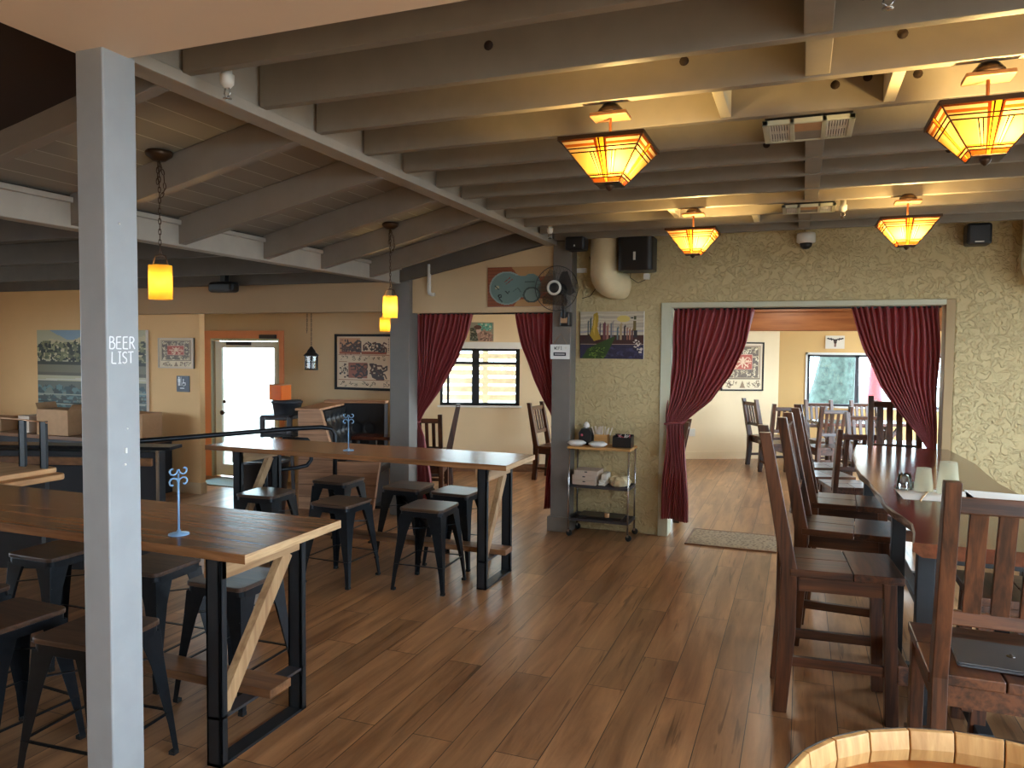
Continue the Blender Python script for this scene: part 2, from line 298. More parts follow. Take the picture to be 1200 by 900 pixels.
# ------------------------------------------------------------------ mesh helpers
class MB:
    def __init__(s): s.v = []; s.f = []; s.m = []; s.sm = []
    def add(s, vs, fs, mi=0, smooth=False):
        o = len(s.v); s.v += [tuple(v) for v in vs]
        for f in fs: s.f.append(tuple(i+o for i in f)); s.m.append(mi); s.sm.append(smooth)
        return s
    def box(s, x0, x1, y0, y1, z0, z1, mi=0):
        return s.add([(x0, y0, z0), (x1, y0, z0), (x1, y1, z0), (x0, y1, z0), (x0, y0, z1), (x1, y0, z1), (x1, y1, z1), (x0, y1, z1)],
                     [(0, 3, 2, 1), (4, 5, 6, 7), (0, 1, 5, 4), (1, 2, 6, 5), (2, 3, 7, 6), (3, 0, 4, 7)], mi)
    def bar(s, p, q, wd, h, side=(0, 1, 0), wd2=None, h2=None, mi=0):
        # rectangular bar from p to q; wd measured along 'side', h across
        p, q = Vector(p), Vector(q); d = (q-p).normalized(); a = Vector(side); a = (a-d*a.dot(d)).normalized(); b = d.cross(a)
        wd2 = wd if wd2 is None else wd2; h2 = h if h2 is None else h2; vs = []
        for c, ww, hh in ((p, wd, h), (q, wd2, h2)):
            for i, j in ((-1, -1), (1, -1), (1, 1), (-1, 1)): vs.append(c+a*(i*ww/2)+b*(j*hh/2))
        return s.add(vs, [(0, 3, 2, 1), (4, 5, 6, 7), (0, 1, 5, 4), (1, 2, 6, 5), (2, 3, 7, 6), (3, 0, 4, 7)], mi)
    def tube(s, pts, r, n=8, mi=0, closed=False):
        pts = [Vector(p) for p in pts]; rings = []; N = len(pts); prev = None
        rs = r if isinstance(r, (list, tuple)) else [r]*N
        for i, p in enumerate(pts):
            if closed: d = (pts[(i+1) % N]-pts[i-1])
            else: d = pts[min(i+1, N-1)]-pts[max(i-1, 0)]
            d.normalize()
            a = prev if prev else (Vector((0, 0, 1)) if abs(d.z) < 0.9 else Vector((1, 0, 0)))
            a = (a-d*a.dot(d)); a = a.normalized() if a.length > 1e-6 else d.orthogonal().normalized(); prev = a; b = d.cross(a)
            rings.append([p+(a*math.cos(2*PI*k/n)+b*math.sin(2*PI*k/n))*rs[i] for k in range(n)])
        vs = [v for rg in rings for v in rg]; fs = []
        for i in range(N if closed else N-1):
            j = (i+1) % N
            for k in range(n): fs.append((i*n+k, i*n+(k+1) % n, j*n+(k+1) % n, j*n+k))
        if not closed: fs += [tuple(range(n))[::-1], tuple((N-1)*n+k for k in range(n))]
        return s.add(vs, fs, mi, True)
    def lathe(s, prof, n=24, c=(0, 0, 0), mi=0, axis='z', smooth=True, cap=True):
        vs = []; fs = []
        for r, z in prof:
            for k in range(n):
                a = 2*PI*k/n; x, y = r*math.cos(a), r*math.sin(a)
                vs.append({'z': (c[0]+x, c[1]+y, c[2]+z), 'y': (c[0]+x, c[1]+z, c[2]+y), 'x': (c[0]+z, c[1]+x, c[2]+y)}[axis])
        for i in range(len(prof)-1):
            for k in range(n): fs.append((i*n+k, i*n+(k+1) % n, (i+1)*n+(k+1) % n, (i+1)*n+k))
        if cap:
            if prof[0][0] > 1e-5: fs.append(tuple(range(n))[::-1])
            if prof[-1][0] > 1e-5: fs.append(tuple((len(prof)-1)*n+k for k in range(n)))
        return s.add(vs, fs, mi, smooth)
    def prism(s, poly, lo, hi, axis='z', mi=0):
        # polygon in the two other axes, extruded along axis
        def P(a, b, c): return {'z': (a, b, c), 'y': (a, c, b), 'x': (c, a, b)}[axis]
        n = len(poly); vs = [P(a, b, lo) for a, b in poly]+[P(a, b, hi) for a, b in poly]
        fs = [tuple(range(n))[::-1], tuple(range(n, 2*n))]+[(i, (i+1) % n, n+(i+1) % n, n+i) for i in range(n)]
        return s.add(vs, fs, mi)
    def stroke(s, pts, wd, o, ux, uz, t=0.002, mi=0):
        # hand drawn stroke: flat raised ribbon through 2-D points on the plane o + a*ux + b*uz
        o, ux, uz = Vector(o), Vector(ux), Vector(uz); nrm = ux.cross(uz)
        for (a0, b0), (a1, b1) in zip(pts, pts[1:]):
            s.bar(o+ux*a0+uz*b0, o+ux*a1+uz*b1, wd, t*2, ux.cross(nrm) if False else (ux*(-(b1-b0))+uz*(a1-a0)), mi=mi)
        return s
    def build(s, name, mats, parent=None, bevel=0.0, seg=2, loc=None, rotz=0.0, recalc=True):
        me = bpy.data.meshes.new(name); me.from_pydata(s.v, [], s.f)
        for mm in (mats if isinstance(mats, (list, tuple)) else [mats]): me.materials.append(M[mm])
        me.polygons.foreach_set('material_index', s.m); me.polygons.foreach_set('use_smooth', s.sm)
        if recalc:
            import bmesh
            bm = bmesh.new(); bm.from_mesh(me); bmesh.ops.recalc_face_normals(bm, faces=bm.faces); bm.to_mesh(me); bm.free()
        me.update(); o = bpy.data.objects.new(name, me); C.objects.link(o)
        if parent: o.parent = parent
        if loc: o.location = loc
        if rotz: o.rotation_euler = (0, 0, rotz)
        if bevel:
            b = o.modifiers.new('bevel', 'BEVEL'); b.width = bevel; b.segments = seg; b.limit_method = 'ANGLE'; b.angle_limit = R(40)
        return o
def struct(name, mb, m, bevel=0.0, parent=None, **k):
    o = mb.build(name, m, parent, bevel, **k)
    if not parent: o['kind'] = 'structure'
    return o
def tag(o, label, cat, group=None, kind=None):
    o['label'] = label; o['category'] = cat
    if group: o['group'] = group
    if kind: o['kind'] = kind
    return o
def thing(name, label, cat, loc=(0, 0, 0), rotz=0.0, group=None):
    o = bpy.data.objects.new(name, None); C.objects.link(o); o.location = loc; o.rotation_euler = (0, 0, rotz)
    o.empty_display_size = 0.1
    return tag(o, label, cat, group)
def dup(root, loc, rotz, label, group=None):
    r = root.copy(); C.objects.link(r); r.location = loc; r.rotation_euler = (0, 0, rotz); r['label'] = label
    if group: r['group'] = group
    for ch in list(root.children):
        c = ch.copy(); C.objects.link(c); c.parent = r
        for g in list(ch.children):
            d = g.copy(); C.objects.link(d); d.parent = c
    return r
def lamp(name, loc, power, col, parent, r=0.03):
    l = bpy.data.lights.new(name, 'POINT'); l.energy = power; l.color = col; l.shadow_soft_size = r
    o = bpy.data.objects.new(name, l); C.objects.link(o); o.parent = parent; o.location = loc; return o
def B(*a): return MB().box(*a)
def rbox(x0, x1, y0, y1, z0, z1, r, n=5):
    # vertical-cornered rounded slab
    poly = []
    for cx, cy, a0 in ((x1-r, y1-r, 0), (x0+r, y1-r, 90), (x0+r, y0+r, 180), (x1-r, y0+r, 270)):
        for k in range(n+1):
            a = R(a0+90*k/n); poly.append((cx+r*math.cos(a), cy+r*math.sin(a)))
    return MB().prism(poly, z0, z1)

# ---- painter: flat artwork as coloured faces
class Art:
    def __init__(s, w, h, bg): s.a = np.zeros((h, w, 3)); s.a[:] = hx(bg); s.w, s.h = w, h; s.Y, s.X = np.mgrid[0:h, 0:w]
    def c(s, c): return hx(c)
    def rect(s, x0, y0, x1, y1, c): s.a[int(y0*s.h):max(int(y0*s.h)+1, int(y1*s.h)), int(x0*s.w):max(int(x0*s.w)+1, int(x1*s.w))] = hx(c); return s
    def ell(s, cx, cy, rx, ry, c):
        m = ((s.X/s.w-cx)/rx)**2+((s.Y/s.h-cy)/ry)**2 < 1; s.a[m] = hx(c); return s
    def line(s, pts, wd, c):
        for (x0, y0), (x1, y1) in zip(pts, pts[1:]):
            px, py = s.X/s.w-x0, (s.Y/s.h-y0); dx, dy = x1-x0, y1-y0; L = dx*dx+dy*dy+1e-9
            t = np.clip((px*dx+py*dy)/L, 0, 1); d = np.hypot(px-t*dx, (py-t*dy)*s.h/s.w); s.a[d < wd/2] = hx(c)
        return s
    def poly(s, pts, c):
        x, y = s.X/s.w, s.Y/s.h; ins = np.zeros(x.shape, bool); n = len(pts)
        for i in range(n):
            (x0, y0), (x1, y1) = pts[i], pts[(i+1) % n]
            if y0 != y1: ins ^= ((y0 > y) != (y1 > y)) & (x < (x1-x0)*(y-y0)/(y1-y0)+x0)
        s.a[ins] = hx(c); return s
    def speck(s, rs, box, cols, n, sz):
        x0, y0, x1, y1 = box
        for _ in range(n):
            s.ell(rs.uniform(x0, x1), rs.uniform(y0, y1), sz*rs.uniform(.4, 1.3), sz*rs.uniform(.4, 1.3), rs.choice(cols))
        return s
    def figures(s, rs, box, cols, n):
        # small invented hooked figures
        x0, y0, x1, y1 = box; k = min(x1-x0, y1-y0)
        for _ in range(n):
            x, y = rs.uniform(x0+.1*k, x1-.1*k), rs.uniform(y0+.1*k, y1-.1*k); a = rs.uniform(0, 6.28); pts = [(x, y)]
            for j in range(rs.randint(2, 4)):
                a += rs.uniform(.6, 1.8); x = min(max(x+.28*k*math.cos(a), x0), x1); y = min(max(y+.28*k*math.sin(a), y0), y1); pts.append((x, y))
            s.line(pts, .09*k, rs.choice(cols))
            if rs.random() < .5: s.ell(pts[0][0], pts[0][1], .09*k, .09*k, rs.choice(cols))
        return s
    def mesh(s, name, o, ux, uz, W, H, parent=None, m='painted'):
        # o = top-left corner; rows run downward; equal neighbours are merged
        o, ux, uz = Vector(o), Vector(ux), Vector(uz); vs = []; fs = []; cols = []
        for j in range(s.h):
            i = 0
            while i < s.w:
                k = i+1
                while k < s.w and np.allclose(s.a[j, k], s.a[j, i]): k += 1
                b = len(vs)
                for a_, b_ in ((i, j+1), (k, j+1), (k, j), (i, j)): vs.append(o+ux*(W*a_/s.w)-uz*(H*b_/s.h))
                fs.append((b, b+1, b+2, b+3)); cols += [(*s.a[j, i], 1)]*4; i = k
        me = bpy.data.meshes.new(name); me.from_pydata([tuple(v) for v in vs], [], fs); me.materials.append(M[m])
        at = me.color_attributes.new('paint', 'FLOAT_COLOR', 'CORNER'); at.data.foreach_set('color', np.array(cols, dtype=np.float32).ravel())
        ob = bpy.data.objects.new(name, me); C.objects.link(ob)
        if parent: ob.parent = parent
        return ob

# ================================================================== STRUCTURE
XL, XR, YB = -10.2, 2.6, -3.0
struct('floor', MB().prism([(XL, YB), (XR+0.1, YB), (XR+0.1, 13.4), (-3.2, 13.4), (-6.1, 9.2), (-6.1, 7.95), (XL, 7.95)], -0.08, 0), 'floor_planks')
struct('roof', MB().prism([(XL-.2, YB-.2), (XR+.3, YB-.2), (XR+.3, 13.6), (-3.0, 13.6), (-6.2, 9.3), (-6.2, 8.0), (XL-.2, 8.0)], 3.12, 3.2), 'brown_ceiling')
# textured wall with the wide opening
tw = MB().prism([(-2.02, 0), (-1.195, 0), (-1.195, 2.13), (1.136, 2.13), (1.136, 0), (XR, 0), (XR, 2.95), (-2.02, 2.95)], 6.9, 7.08, 'y')
struct('wall_back', tw, 'stucco', 0.012)
jm = MB().box(-1.195, -1.105, 6.885, 7.09, 0, 2.13).box(-1.105, 1.07, 6.885, 7.09, 2.085, 2.13)
struct('trim_1', jm, 'trim_paint', 0.004)
struct('trim_9', B(1.07, 1.136, 6.895, 7.09, 0, 2.13), 'jamb_shaded', 0.004)  # right jamb lies in shade; that shade is put into its browner colour
# posts
struct('column', B(-2.232, -2.112, 1.825, 1.955, 0, 2.66), 'post_paint', 0.006)
pc = struct('column', B(-2.165, -1.985, 6.685, 6.86, 0, 2.9), 'grey_post_paint', 0.006)
struct('column_plinth', B(-2.19, -1.965, 6.66, 6.88, 0, 0.14), 'grey_post_paint', 0.01, parent=pc)
struct('column', B(-3.88, -3.66, 6.68, 6.86, 0, 2.6), 'grey_post_paint', 0.006)
# gable wall over the curtained opening, header over the left passage
gw = MB().prism([(-3.72, 2.05), (-2.1, 2.05), (-2.1, 2.95), (-3.72, 2.58)], 6.745, 6.86, 'y')
struct('wall_gable', gw, 'taupe_wall')
struct('wall_header', B(-7.45, -3.86, 6.62, 6.75, 2.06, 2.56), 'header_shaded', 0.004)
struct('wall_left_back', B(XL, -6.40, 6.76, 6.84, 0, 2.6), 'cream_wall', 0.004)
struct('baseboard_left', MB().box(XL, -6.385, 6.745, 6.76, 0, 0.13).box(-6.40, -6.385, 6.76, 6.84, 0, 0.13), 'taupe_wall', 0.004)
struct('wall_left', MB().box(XL-0.1, XL, YB, -1.0, 0, 3.1).box(XL-0.1, XL, 4.6, 6.9, 0, 3.1).box(XL-0.1, XL, -1.0, 4.6, 0, .9).box(XL-0.1, XL, -1.0, 4.6, 2.0, 3.1), 'cream_wall')
wl_ = MB()
for k in range(5): wl_.box(XL-.06, XL, -1.0+k*1.3875, -1.0+k*1.3875+.05, .9, 2.0)
struct('window_7', wl_.box(XL-.06, XL, -1.0, 4.6, .9, .95).box(XL-.06, XL, -1.0, 4.6, 1.95, 2.0), 'white_paint')  # unseen window, added to brighten the left side of the room
struct('wall_behind', B(XL, XR+0.1, YB-0.1, YB, 0, 3.1), 'cream_wall')
# right wall with large windows out of frame
rw = MB()
wins = [(-2.4, 2.2, 0.3, 2.6), (4.2, 6.0, 0.75, 2.35), (7.4, 13.0, 0.25, 2.35)]  # last one: unseen porch window, enlarged to let more light into the porch
y = YB
for a, b_, z0, z1 in wins:
    rw.box(XR, XR+0.12, y, a, 0, 3.1); rw.box(XR, XR+0.12, a, b_, 0, z0); rw.box(XR, XR+0.12, a, b_, z1, 3.1); y = b_
rw.box(XR, XR+0.12, y, 13.4, 0, 3.1)
struct('wall_right', rw, 'porch_wall')
for i, (a, b_, z0, z1) in enumerate(wins):
    f = MB().box(XR, XR+0.06, a, b_, z0, z0+0.05).box(XR, XR+0.06, a, b_, z1-0.05, z1)
    k = int((b_-a)/1.1)+1
    for j in range(k+1):
        yy = a+(b_-a-0.05)*j/k; f.box(XR, XR+0.06, yy, yy+0.05, z0, z1)
    wf = struct('window_%d' % (i+3), f, 'white_paint')
# flat joisted ceiling
struct('ceiling', B(-2.25, XR, 1.93, 6.95, 2.885, 2.93), 'ceiling_paint')
struct('ceiling_soffit', B(-2.245, XR, YB, 1.93, 2.652, 2.93), 'soffit_paint', 0.004)
struct('ridge_beam', MB().box(-2.25, -2.15, 1.955, 6.9, 2.66, 2.93), 'edge_paint', 0.006)
struct('trim_2', MB().box(-2.15, -2.13, 1.955, 6.88, 2.655, 2.70), 'edge_paint', 0.003)
jy = [2.18, 2.60, 2.99, 3.40, 3.81, 4.22, 4.60, 5.01, 5.40, 5.80, 6.20, 6.60]
for i, yv in enumerate(jy):
    b = MB().box(-2.13, XR, yv, yv+0.042, 2.693, 2.885)
    o = struct('ceiling_beam', b, 'joist_paint', 0.003)
    if i in (1, 2, 3, 4, 5, 6):                       # bored holes through the joists
        h = MB()
        for xh in ([-1.2, 0.05, 0.35], [0.2, 0.75, -0.55], [-0.45, 0.0, 0.12, 0.3], [-0.2, -0.12, 0.62], [-0.3, 0.1], [-0.1, 0.6])[i-1]:
            h.lathe([(0.018, 0), (0.018, 0.046)], 12, (xh+0.1, yv-0.002, 2.79+0.02*math.sin(xh*9)), axis='y')
        h.build('bored_hole', 'brown_ceiling', o)
# blocking between joists
for xb, k in ((0.01, 0), (0.015, 1), (0.02, 4), (0.02, 5), (0.02, 6), (0.02, 7), (-0.02, 9), (-0.02, 10)):
    struct('trim_3', B(xb-0.03, xb+0.055, jy[k]+0.042, jy[k+1], 2.70, 2.885), 'joist_paint', 0.003)
for xb, k in ((-0.33, 2), (0.30, 2), (-0.35, 9), (-0.9, 8)):
    struct('trim_4', B(xb-0.022, xb+0.022, jy[k]+0.042, jy[k+1], 2.70, 2.885), 'ceiling_paint', 0.003)
# sloping side: rafters, boards, lower beam
def zr(x): return 2.66+(x+2.25)*(2.66-2.345)/1.55          # underside of the rafters
rf = [(2.18, 2.22), (2.98, 3.03), (3.75, 3.80), (4.45, 4.62), (5.17, 5.34), (5.86, 6.10), (6.62, 6.66)]
for i, (yr, yl) in enumerate(rf):
    xa, xb = -2.25, -3.76
    vs = []
    for x, yy in ((xa, yr), (xb, yl)):
        for dy, dz in ((0, 0), (0.06, 0), (0.06, 0.17), (0, 0.17)): vs.append((x, yy+dy, zr(x)+dz))
    mb = MB().add(vs, [(0, 1, 2, 3), (7, 6, 5, 4), (0, 4, 5, 1), (1, 5, 6, 2), (2, 6, 7, 3), (3, 7, 4, 0)])
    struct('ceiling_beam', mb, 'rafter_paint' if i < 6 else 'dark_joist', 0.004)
def slope(y0, y1, name, m, dz=0.172):
    vs = []
    for yy in (y0, y1):
        for x, d in ((-2.25, 0), (-3.78, 0), (-3.78, .03), (-2.25, .03)): vs.append((x, yy, zr(x)+dz+d))
    struct(name, MB().add(vs, [(0, 1, 2, 3), (7, 6, 5, 4), (0, 4, 5, 1), (1, 5, 6, 2), (2, 6, 7, 3), (3, 7, 4, 0)]), m)
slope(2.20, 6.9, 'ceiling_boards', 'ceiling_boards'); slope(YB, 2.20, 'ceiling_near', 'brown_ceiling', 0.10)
struct('ceiling_beam', B(-3.86, -3.76, 0.5, 6.9, 2.34, 2.50), 'edge_paint', 0.004)
struct('trim_5', B(-3.76, -3.735, 0.5, 6.9, 2.475, 2.505), 'edge_paint', 0.003)
for yv in (2.4, 3.35, 4.35, 5.5, 6.5):
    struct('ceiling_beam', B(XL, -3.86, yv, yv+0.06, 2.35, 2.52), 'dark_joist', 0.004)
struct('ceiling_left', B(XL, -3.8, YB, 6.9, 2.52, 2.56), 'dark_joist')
# nook behind the header
nk = MB().box(-7.6, -7.155, 7.8, 7.92, 0, 2.35).box(-6.116, -4.42, 7.8, 7.92, 0, 2.35).box(-7.155, -6.116, 7.8, 7.92, 1.77, 2.35)
struct('wall_nook', nk, 'taupe_wall')
struct('wall_nook_left', B(-7.6, -7.46, 6.84, 7.8, 0, 2.35), 'taupe_wall')
struct('ceiling_nook', B(-7.6, -4.4, 6.75, 7.92, 2.33, 2.37), 'ceiling_paint')
oc = MB().box(-7.375, -7.175, 7.775, 7.8, 0, 1.90).box(-6.10, -6.035, 7.775, 7.8, 0, 1.90).box(-7.175, -6.10, 7.775, 7.8, 1.80, 1.90)
struct('trim_6', oc, 'orange_paint', 0.003)
struct('trim_7', MB().box(-7.175, -7.155, 7.77, 7.82, 0, 1.80).box(-6.12, -6.10, 7.77, 7.82, 0, 1.80).box(-7.155, -6.12, 7.77, 7.82, 1.775, 1.80), 'trim_paint', 0.003)
dr = struct('door_1', MB().box(-7.15, -7.05, 7.83, 7.87, 0.01, 1.765).box(-6.215, -6.12, 7.83, 7.87, 0.01, 1.765)
            .box(-7.05, -6.215, 7.83, 7.87, 0.01, 0.16).box(-7.05, -6.215, 7.83, 7.87, 1.68, 1.765), 'white_paint', 0.003)
B(-7.05, -6.215, 7.845, 7.851, 0.16, 1.68).build('pane', 'pane_glass', dr)
MB().lathe([(0.012, 0), (0.012, -0.03), (0.028, -0.035), (0.03, -0.06), (0.0, -0.07)], 14, (-7.0+0.0, 7.83, 0.84), axis='y').lathe([(0.022, 0), (0.022, -0.015), (0, -0.018)], 14, (-7.0, 7.83, 0.98), axis='y').build('door_knob', 'bronze', dr)
B(-6.93, -6.57, 7.78, 7.83, 1.715, 1.765).build('door_closer', 'grey_steel', dr, 0.004)
tag(B(-6.37, -6.13, 7.73, 7.775, 1.80, 1.85).build('door_alarm', 'grey_steel', None, 0.004), 'small grey alarm box on the orange door frame', 'alarm')
# porch room beyond the openings
A0 = Vector((-3.5, 9.8, 0)); ca, sa = math.cos(R(21)), math.sin(R(21))
def wallpt(base_, cs, sn, s, d, z): return Vector((base_[0]+cs*s-sn*d, base_[1]+sn*s+cs*d, z))
class WallFrame:
    def __init__(s, b, ang): s.b = b; s.a = ang
    def box(s, mb, s0, s1, d0, d1, z0, z1, mi=0):
        c, n = math.cos(R(s.a)), math.sin(R(s.a)); vs = []
        for z in (z0, z1):
            for ss, dd in ((s0, d0), (s1, d0), (s1, d1), (s0, d1)): vs.append(wallpt(s.b, c, n, ss, dd, z))
        return mb.add(vs, [(0, 3, 2, 1), (4, 5, 6, 7), (0, 1, 5, 4), (1, 2, 6, 5), (2, 3, 7, 6), (3, 0, 4, 7)], mi)
    def ax(s): c, n = math.cos(R(s.a)), math.sin(R(s.a)); return Vector((c, n, 0)), Vector((-n, c, 0))
def walled(F, smin, smax, holes, ztop=2.5, th=0.1):
    mb = MB(); s0 = smin
    for a, b_, z0, z1 in holes:
        F.box(mb, s0, a, 0, th, 0, ztop); F.box(mb, a, b_, 0, th, 0, z0); F.box(mb, a, b_, 0, th, z1, ztop); s0 = b_
    F.box(mb, s0, smax, 0, th, 0, ztop); return mb
FA, FB_, FC = WallFrame((-3.5, 9.8), 21), WallFrame((-1.61, 12.0), 28), WallFrame((-0.34, 12.68), 0)
struct('wall_porch_left', walled(FA, -2.6, 1.25, [(-1.23, -0.13, 0.915, 1.70), (.52, 1.12, .1, 2.1)]), 'porch_wall')  # tall second opening is hidden from view, added to brighten the porch
struct('wall_porch_middle', walled(FB_, -1.6, 1.46, [(-1.3, -0.2, 0.95, 1.72)]), 'porch_wall')
struct('wall_porch_right', walled(FC, 0, 3.05, [(0.43, 2.3, 0.86, 1.655)]), 'porch_wall_sidelit')
struct('wall_porch_end', MB().box(-6.05, -5.93, 7.92, 8.95, 0, 2.5), 'porch_wall')
struct('wall_porch_return', MB().prism([(-2.36, 10.2), (-2.26, 10.25), (-2.95, 11.35), (-3.05, 11.3)], 0, 2.5), 'porch_wall')
struct('ceiling_porch', B(-6.1, XR+0.1, 7.08, 13.4, 2.42, 2.46), 'white_paint')
struct('ceiling_passage', B(-4.4, -1.9, 6.86, 7.1, 2.42, 2.46), 'white_paint')
mb = MB(); FA.box(mb, -2.6, 1.25, -0.012, 0, 0, 0.11); struct('baseboard_porch_left', mb, 'foot_wood')
mb = MB(); FB_.box(mb, -1.6, 1.46, -0.012, 0, 0, 0.12); FC.box(mb, 0, 3.0, -0.012, 0, 0, 0.12); struct('baseboard_porch', mb, 'porch_wall')
struct('ceiling_beam', MB().box(-1.9, XR, 9.0, 9.14, 1.93, 2.14).box(-1.9, XR, 8.98, 9.16, 2.14, 2.21), 'orange_wood', 0.005)
def window(name, F, s0, s1, z0, z1, fm, mull, transom=None, blinds=False):
    mb = MB(); t = 0.035
    for a, b_, c, d in ((s0, s0+t, z0, z1), (s1-t, s1, z0, z1), (s0, s1, z0, z0+t), (s0, s1, z1-t, z1)): F.box(mb, a, b_, 0.03, 0.075, c, d)
    for m_, wv in mull: F.box(mb, m_-wv/2, m_+wv/2, 0.03, 0.075, z0, z1)
    if transom: F.box(mb, s0, s1, 0.03, 0.075, transom-0.018, transom+0.018)
    o = struct(name, mb, fm)
    g = MB(); F.box(g, s0+t, s1-t, 0.05, 0.055, z0+t, z1-t); g.build('pane', 'pane_glass', o)
    s_ = MB(); F.box(s_, s0-0.03, s1+0.03, -0.03, 0.03, z0-0.025, z0); s_.build('sill', 'white_paint', o)
    return o
w1 = window('window_1', FA, -1.23, -0.13, 0.915, 1.70, 'leg_steel', [(-0.74, 0.10), (-1.12, 0.03), (-0.17, 0.03)], 1.50)
cs = MB(); FA.box(cs, -1.27, -0.09, -0.02, 0, 1.70, 1.79); cs.build('roller_blind', 'white_paint', w1)
window('window_2', FC, 0.43, 2.3, 0.86, 1.655, 'grey_steel', [(1.14, 0.055)])
window('window_6', FB_, -1.3, -0.2, 0.95, 1.72, 'grey_steel', [(-0.75, 0.04)])
ct = MB()
FC.box(ct, 0.40, 0.43, -0.012, 0.05, 0.86, 1.69); FC.box(ct, 0.40, 2.33, -0.012, 0.05, 1.655, 1.69); struct('trim_8', ct, 'white_paint')
# ---- outside
struct('ground_outside', B(-30, 30, -20, 45, -0.3, -0.12), 'ground_out')
def tube_thing(name, label, cat, mb, m, **k): return tag(mb.build(name, m), label, cat, **k)
# tree trunk outside the right window
tr = MB(); rs = random.Random(3); prof = []
vs = []; fs = []; N = 28; L = 14
for j in range(L):
    z = -0.2+j*0.42; rr = 0.33+0.26*math.exp(-z*0.9)+0.05*math.cos(z)
    for k in range(N):
        a = 2*PI*k/N; q = rr*(1+0.07*math.sin(5*a+z)+0.04*math.sin(11*a+2.1*z)); vs.append((q*math.cos(a)+0.10*z, q*math.sin(a), z))
for j in range(L-1):
    for k in range(N): fs.append((j*N+k, j*N+(k+1) % N, (j+1)*N+(k+1) % N, (j+1)*N+k))
tr.add(vs, fs, 0, True)
t = thing('tree', 'broad pale tree trunk standing outside the right window of the porch', 'tree', (0.56, 17.7, -0.15))
tr.build('trunk', 'bark', t)
lf = MB()
for _ in range(170):
    a, b_ = rs.uniform(0, 6.28), rs.uniform(0, 1); p = Vector((0.5+2.6*math.cos(a)*b_, 2.6*math.sin(a)*b_, 5.4+rs.uniform(-.4, 1.3)))
    d = Vector((rs.uniform(-1, 1), rs.uniform(-1, 1), rs.uniform(-.4, .4))).normalized()*0.3; e = d.orthogonal().normalized()*0.14
    lf.add([p-d, p+e, p+d, p-e], [(0, 1, 2, 3)])
lf.build('crown', 'leaf_out', t)
u = thing('patio_umbrella', 'closed red patio umbrella outside the right porch window', 'umbrella', (1.26, 15.2, -0.12))
MB().tube([(0, 0, 0), (0, 0, 2.6)], 0.022, 8).build('pole', 'white_paint', u)
MB().lathe([(0.02, 2.5), (0.05, 2.3), (0.08, 1.7), (0.12, 1.0), (0.13, 0.75), (0.1, 0.8), (0.02, 0.85)], 14).build('canopy', 'red_fabric', u)
MB().lathe([(0.28, 0), (0.28, 0.06), (0.04, 0.1)], 18).build('base', 'grey_steel', u)
# slatted fence outside the left window
fn = thing('slat_fence', 'reddish slatted fence with bright gaps outside the left porch window', 'fence', (0, 0, 0))
F2 = WallFrame((-3.85, 10.75), 21)
for s0 in (-2.2, -0.70, 0.45):
    mb = MB(); F2.box(mb, s0, s0+0.09, 0.02, 0.09, -0.15, 2.0); mb.build('post', 'out_white', fn)
for k in range(11):
    mb = MB(); F2.box(mb, -2.3, .55, 0, 0.02, 0.42+k*0.125, 0.42+k*0.125+0.085); mb.build('slat', 'slat_wood_out', fn)
# pale drapes hanging outside the glazed door
dp = MB()
for k in range(5):
    x = -6.62+k*0.09; dp.lathe([(0.035, -0.12), (0.045, 0.9), (0.035, 1.4), (0.045, 2.3)], 8, (x, 8.7, 0))
tag(dp.build('outdoor_drape', 'drape_out'), 'pale blue drape hanging outside the glazed door', 'drape')

# ================================================================== LAMPS
def glass_pattern(nx=56, ny=34):
    a = Art(nx, ny, 'f0bd62')                # one trapezoid panel, rectangular in its own coordinates (u across, v rim to tip)
    a.rect(0, 0.0, 1, .13, 'f4cf96').rect(0, 0, 1, .06, '7a3c18').rect(0, .13, 1, .20, 'b9601c').rect(0, .20, 1, .30, 'f1c27c')
    a.rect(.30, .30, .36, .82, 'f7dc7c').rect(.64, .30, .70, .82, 'f7dc7c')
    a.rect(0, .82, 1, .88, 'd98a30').rect(0, .93, 1, 1, '9a4818')
    a.rect(.42, 0, .46, 1, '7a3210').rect(.54, 0, .58, 1, '7a3210').rect(.46, 0, .54, 1, 'f2a52c')
    for v in (.13, .20, .30, .82, .88, .93): a.line([(0, v), (1, v)], .012, '2a1206')
    for u_ in (.30, .36, .42, .46, .54, .58, .64, .70): a.line([(u_, .30 if u_ in (.30, .36, .64, .70) else 0), (u_, .82 if u_ in (.30, .36, .64, .70) else 1)], .012, '2a1206')
    return a
